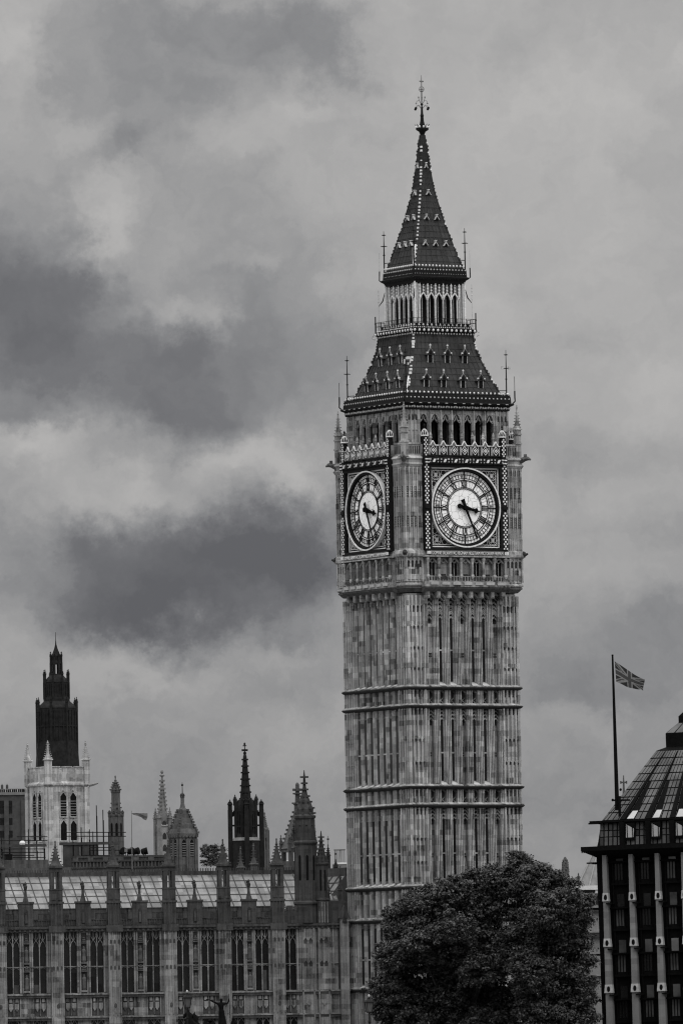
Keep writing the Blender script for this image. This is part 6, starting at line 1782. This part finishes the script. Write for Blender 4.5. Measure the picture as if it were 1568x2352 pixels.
V = lambda x, y, z: (hx+x*K*1.0, y*K, hz+z*K)
woman = {'pelvis': (V(.02, 0, -.72), .17*K, None), 'waist': (V(.0, 0, -.52), .125*K, 'pelvis'), 'chest': (V(-.01, 0, -.3), .155*K, 'waist'), 'collar': (V(0, 0, -.18), .11*K, 'chest'),
 'neck': (V(0, 0, -.12), .055*K, 'collar'), 'chin': (V(0, -.02, -.06), .07*K, 'neck'), 'skull': (V(0, 0, .02), .095*K, 'chin'), 'crown': (V(0, .01, .09), .06*K, 'skull'),
 'shl': (V(-.17, 0, -.19), .065*K, 'collar'), 'ell': (V(-.38, -.05, -.1), .045*K, 'shl'), 'wrl': (V(-.58, -.1, .0), .03*K, 'ell'), 'hal': (V(-.68, -.12, .04), .028*K, 'wrl'),
 'shr': (V(.17, 0, -.19), .065*K, 'collar'), 'elr': (V(.33, .02, -.2), .045*K, 'shr'), 'wrr': (V(.40, 0, .0), .03*K, 'elr'), 'har': (V(.42, -.01, .09), .032*K, 'wrr'),
 'hem1': (V(.04, 0, -1.0), .21*K, 'pelvis'), 'hem2': (V(.05, 0, -1.35), .25*K, 'hem1'), 'hem3': (V(.05, 0, -1.65), .28*K, 'hem2')}
wo = skin('robed_woman', woman, S)
mb = MB().use('bronze_dark'); mb.tube([V(.46, -.05, -1.2), V(.42, -.02, .12), V(.41, 0, .32)], .018*K, 5)
mb.build('spear', None, S)
mb = MB().use('bronze_dark')
for i, (a, L) in enumerate(((-.5, .1), (-.2, .13), (.1, .14), (.4, .12))): mb.tube([V(-.68, -.12, .04), (V(-.68, -.12, .04)[0]-L*cos(a)*K*.8, V(0, -.12, 0)[1]-.03*i, V(0, 0, .04)[2]+L*sin(a)*K*.8)], [.012*K, .008*K], 4)
mb.tube([V(-.66, -.12, .05), V(-.64, -.13, .11)], .012*K, 4); mb.build('outstretched_fingers', None, S)
for i, (x, y, sgn) in enumerate(((487, 2344, -1), (531, 2340, 1))):       # crouching companions either side
    bx0, bz0 = sx_(x), sz_(y); q = lambda a, b2, c: (bx0+a*K, b2*K, bz0+c*K)
    skin('crouching_companion', {'pelvis': (q(0, .1, -.75), .2*K, None), 'belly': (q(sgn*.03, .08, -.5), .15*K, 'pelvis'), 'chest': (q(sgn*.06, .04, -.28), .15*K, 'belly'), 'neck': (q(sgn*.09, 0, -.1), .055*K, 'chest'), 'head': (q(sgn*.11, -.02, 0), .095*K, 'neck'), 'top': (q(sgn*.11, 0, .08), .06*K, 'head'),
      'sh': (q(sgn*.22, -.05, -.2), .06*K, 'chest'), 'el': (q(sgn*.34, -.15, -.38), .045*K, 'sh'), 'wr': (q(sgn*.2, -.25, -.5), .035*K, 'el'), 'kn': (q(sgn*.2, -.3, -.7), .1*K, 'pelvis'), 'ft': (q(sgn*.2, -.3, -1.1), .06*K, 'kn')}, S)
mb = MB().use('bronze_dark'); cz = 2.85
mb.lathe(hx+.2, 0, [(1.15, cz+.9), (1.2, cz+1.0), (1.2, cz+1.9), (1.26, cz+2.0)], 14)
mb.box(hx-3.2, hx, -.06, .06, cz+1.2, cz+1.3); mb.build('chariot', None, S)
for sg in (-1, 1):
    mb = MB(Matrix.Translation((hx+.3, 0, 0))).use('bronze_dark'); mb.ring(0, cz+.8, .62, .75, -sg*1.35-.06, -sg*1.35+.06, 24)
    for k in range(8): mb.bar(0, cz+.8, k*pi/4, .05, .64, 0, .07, -sg*1.35-.03, -sg*1.35+.03)
    mb.ring(0, cz+.8, .01, .14, -sg*1.35-.12, -sg*1.35+.12, 12); mb.build('wheel', None, S)
    x0, ztop = sx_(437 if sg < 0 else 450), sz_(2320 if sg < 0 else 2326); k = 1.35
    h = lambda a, b2, c: (x0+a*k, sg*.62+b2*k, ztop+c*k)
    horse = {'chest': (h(.0, 0, -1.05), .36*k, None), 'barrel': (h(.5, 0, -1.35), .38*k, 'chest'), 'rump': (h(.98, 0, -1.6), .35*k, 'barrel'), 'neck': (h(-.12, 0, -.62), .25*k, 'chest'), 'poll': (h(-.02, 0, -.2), .19*k, 'neck'), 'crest': (h(-.12, 0, -.12), .15*k, 'poll'),
      'cheek': (h(-.3, 0, -.26), .13*k, 'crest'), 'muzzle': (h(-.46, 0, -.52), .08*k, 'cheek'), 'mane': (h(.14, 0, -.36), .12*k, 'poll'),
      'elb1': (h(-.28, .16, -1.2), .13*k, 'chest'), 'knee1': (h(-.72, .18, -1.05), .08*k, 'elb1'), 'hoof1': (h(-.8, .18, -1.45), .06*k, 'knee1'),
      'elb2': (h(-.25, -.16, -1.25), .13*k, 'chest'), 'knee2': (h(-.62, -.18, -1.3), .08*k, 'elb2'), 'hoof2': (h(-.6, -.18, -1.7), .06*k, 'knee2'),
      'st1': (h(.9, .2, -2.0), .16*k, 'rump'), 'ho1': (h(1.12, .2, -2.35), .09*k, 'st1'), 'fo1': (h(1.0, .2, -2.75), .07*k, 'ho1'),
      'st2': (h(.86, -.2, -2.0), .16*k, 'rump'), 'ho2': (h(1.1, -.2, -2.4), .09*k, 'st2'), 'fo2': (h(.98, -.2, -2.75), .07*k, 'ho2'), 't1': (h(1.25, 0, -1.5), .09*k, 'rump'), 't2': (h(1.5, 0, -2.0), .07*k, 't1')}
    ho = skin('rearing_horse', horse, S)
    mb = MB().use('bronze_dark')
    for e in (-1, 1): mb.tube([h(-.1, e*.08, -.04), h(-.08, e*.1, .1)], [.05*k, .01], 5)
    mb.build('ear', None, ho)
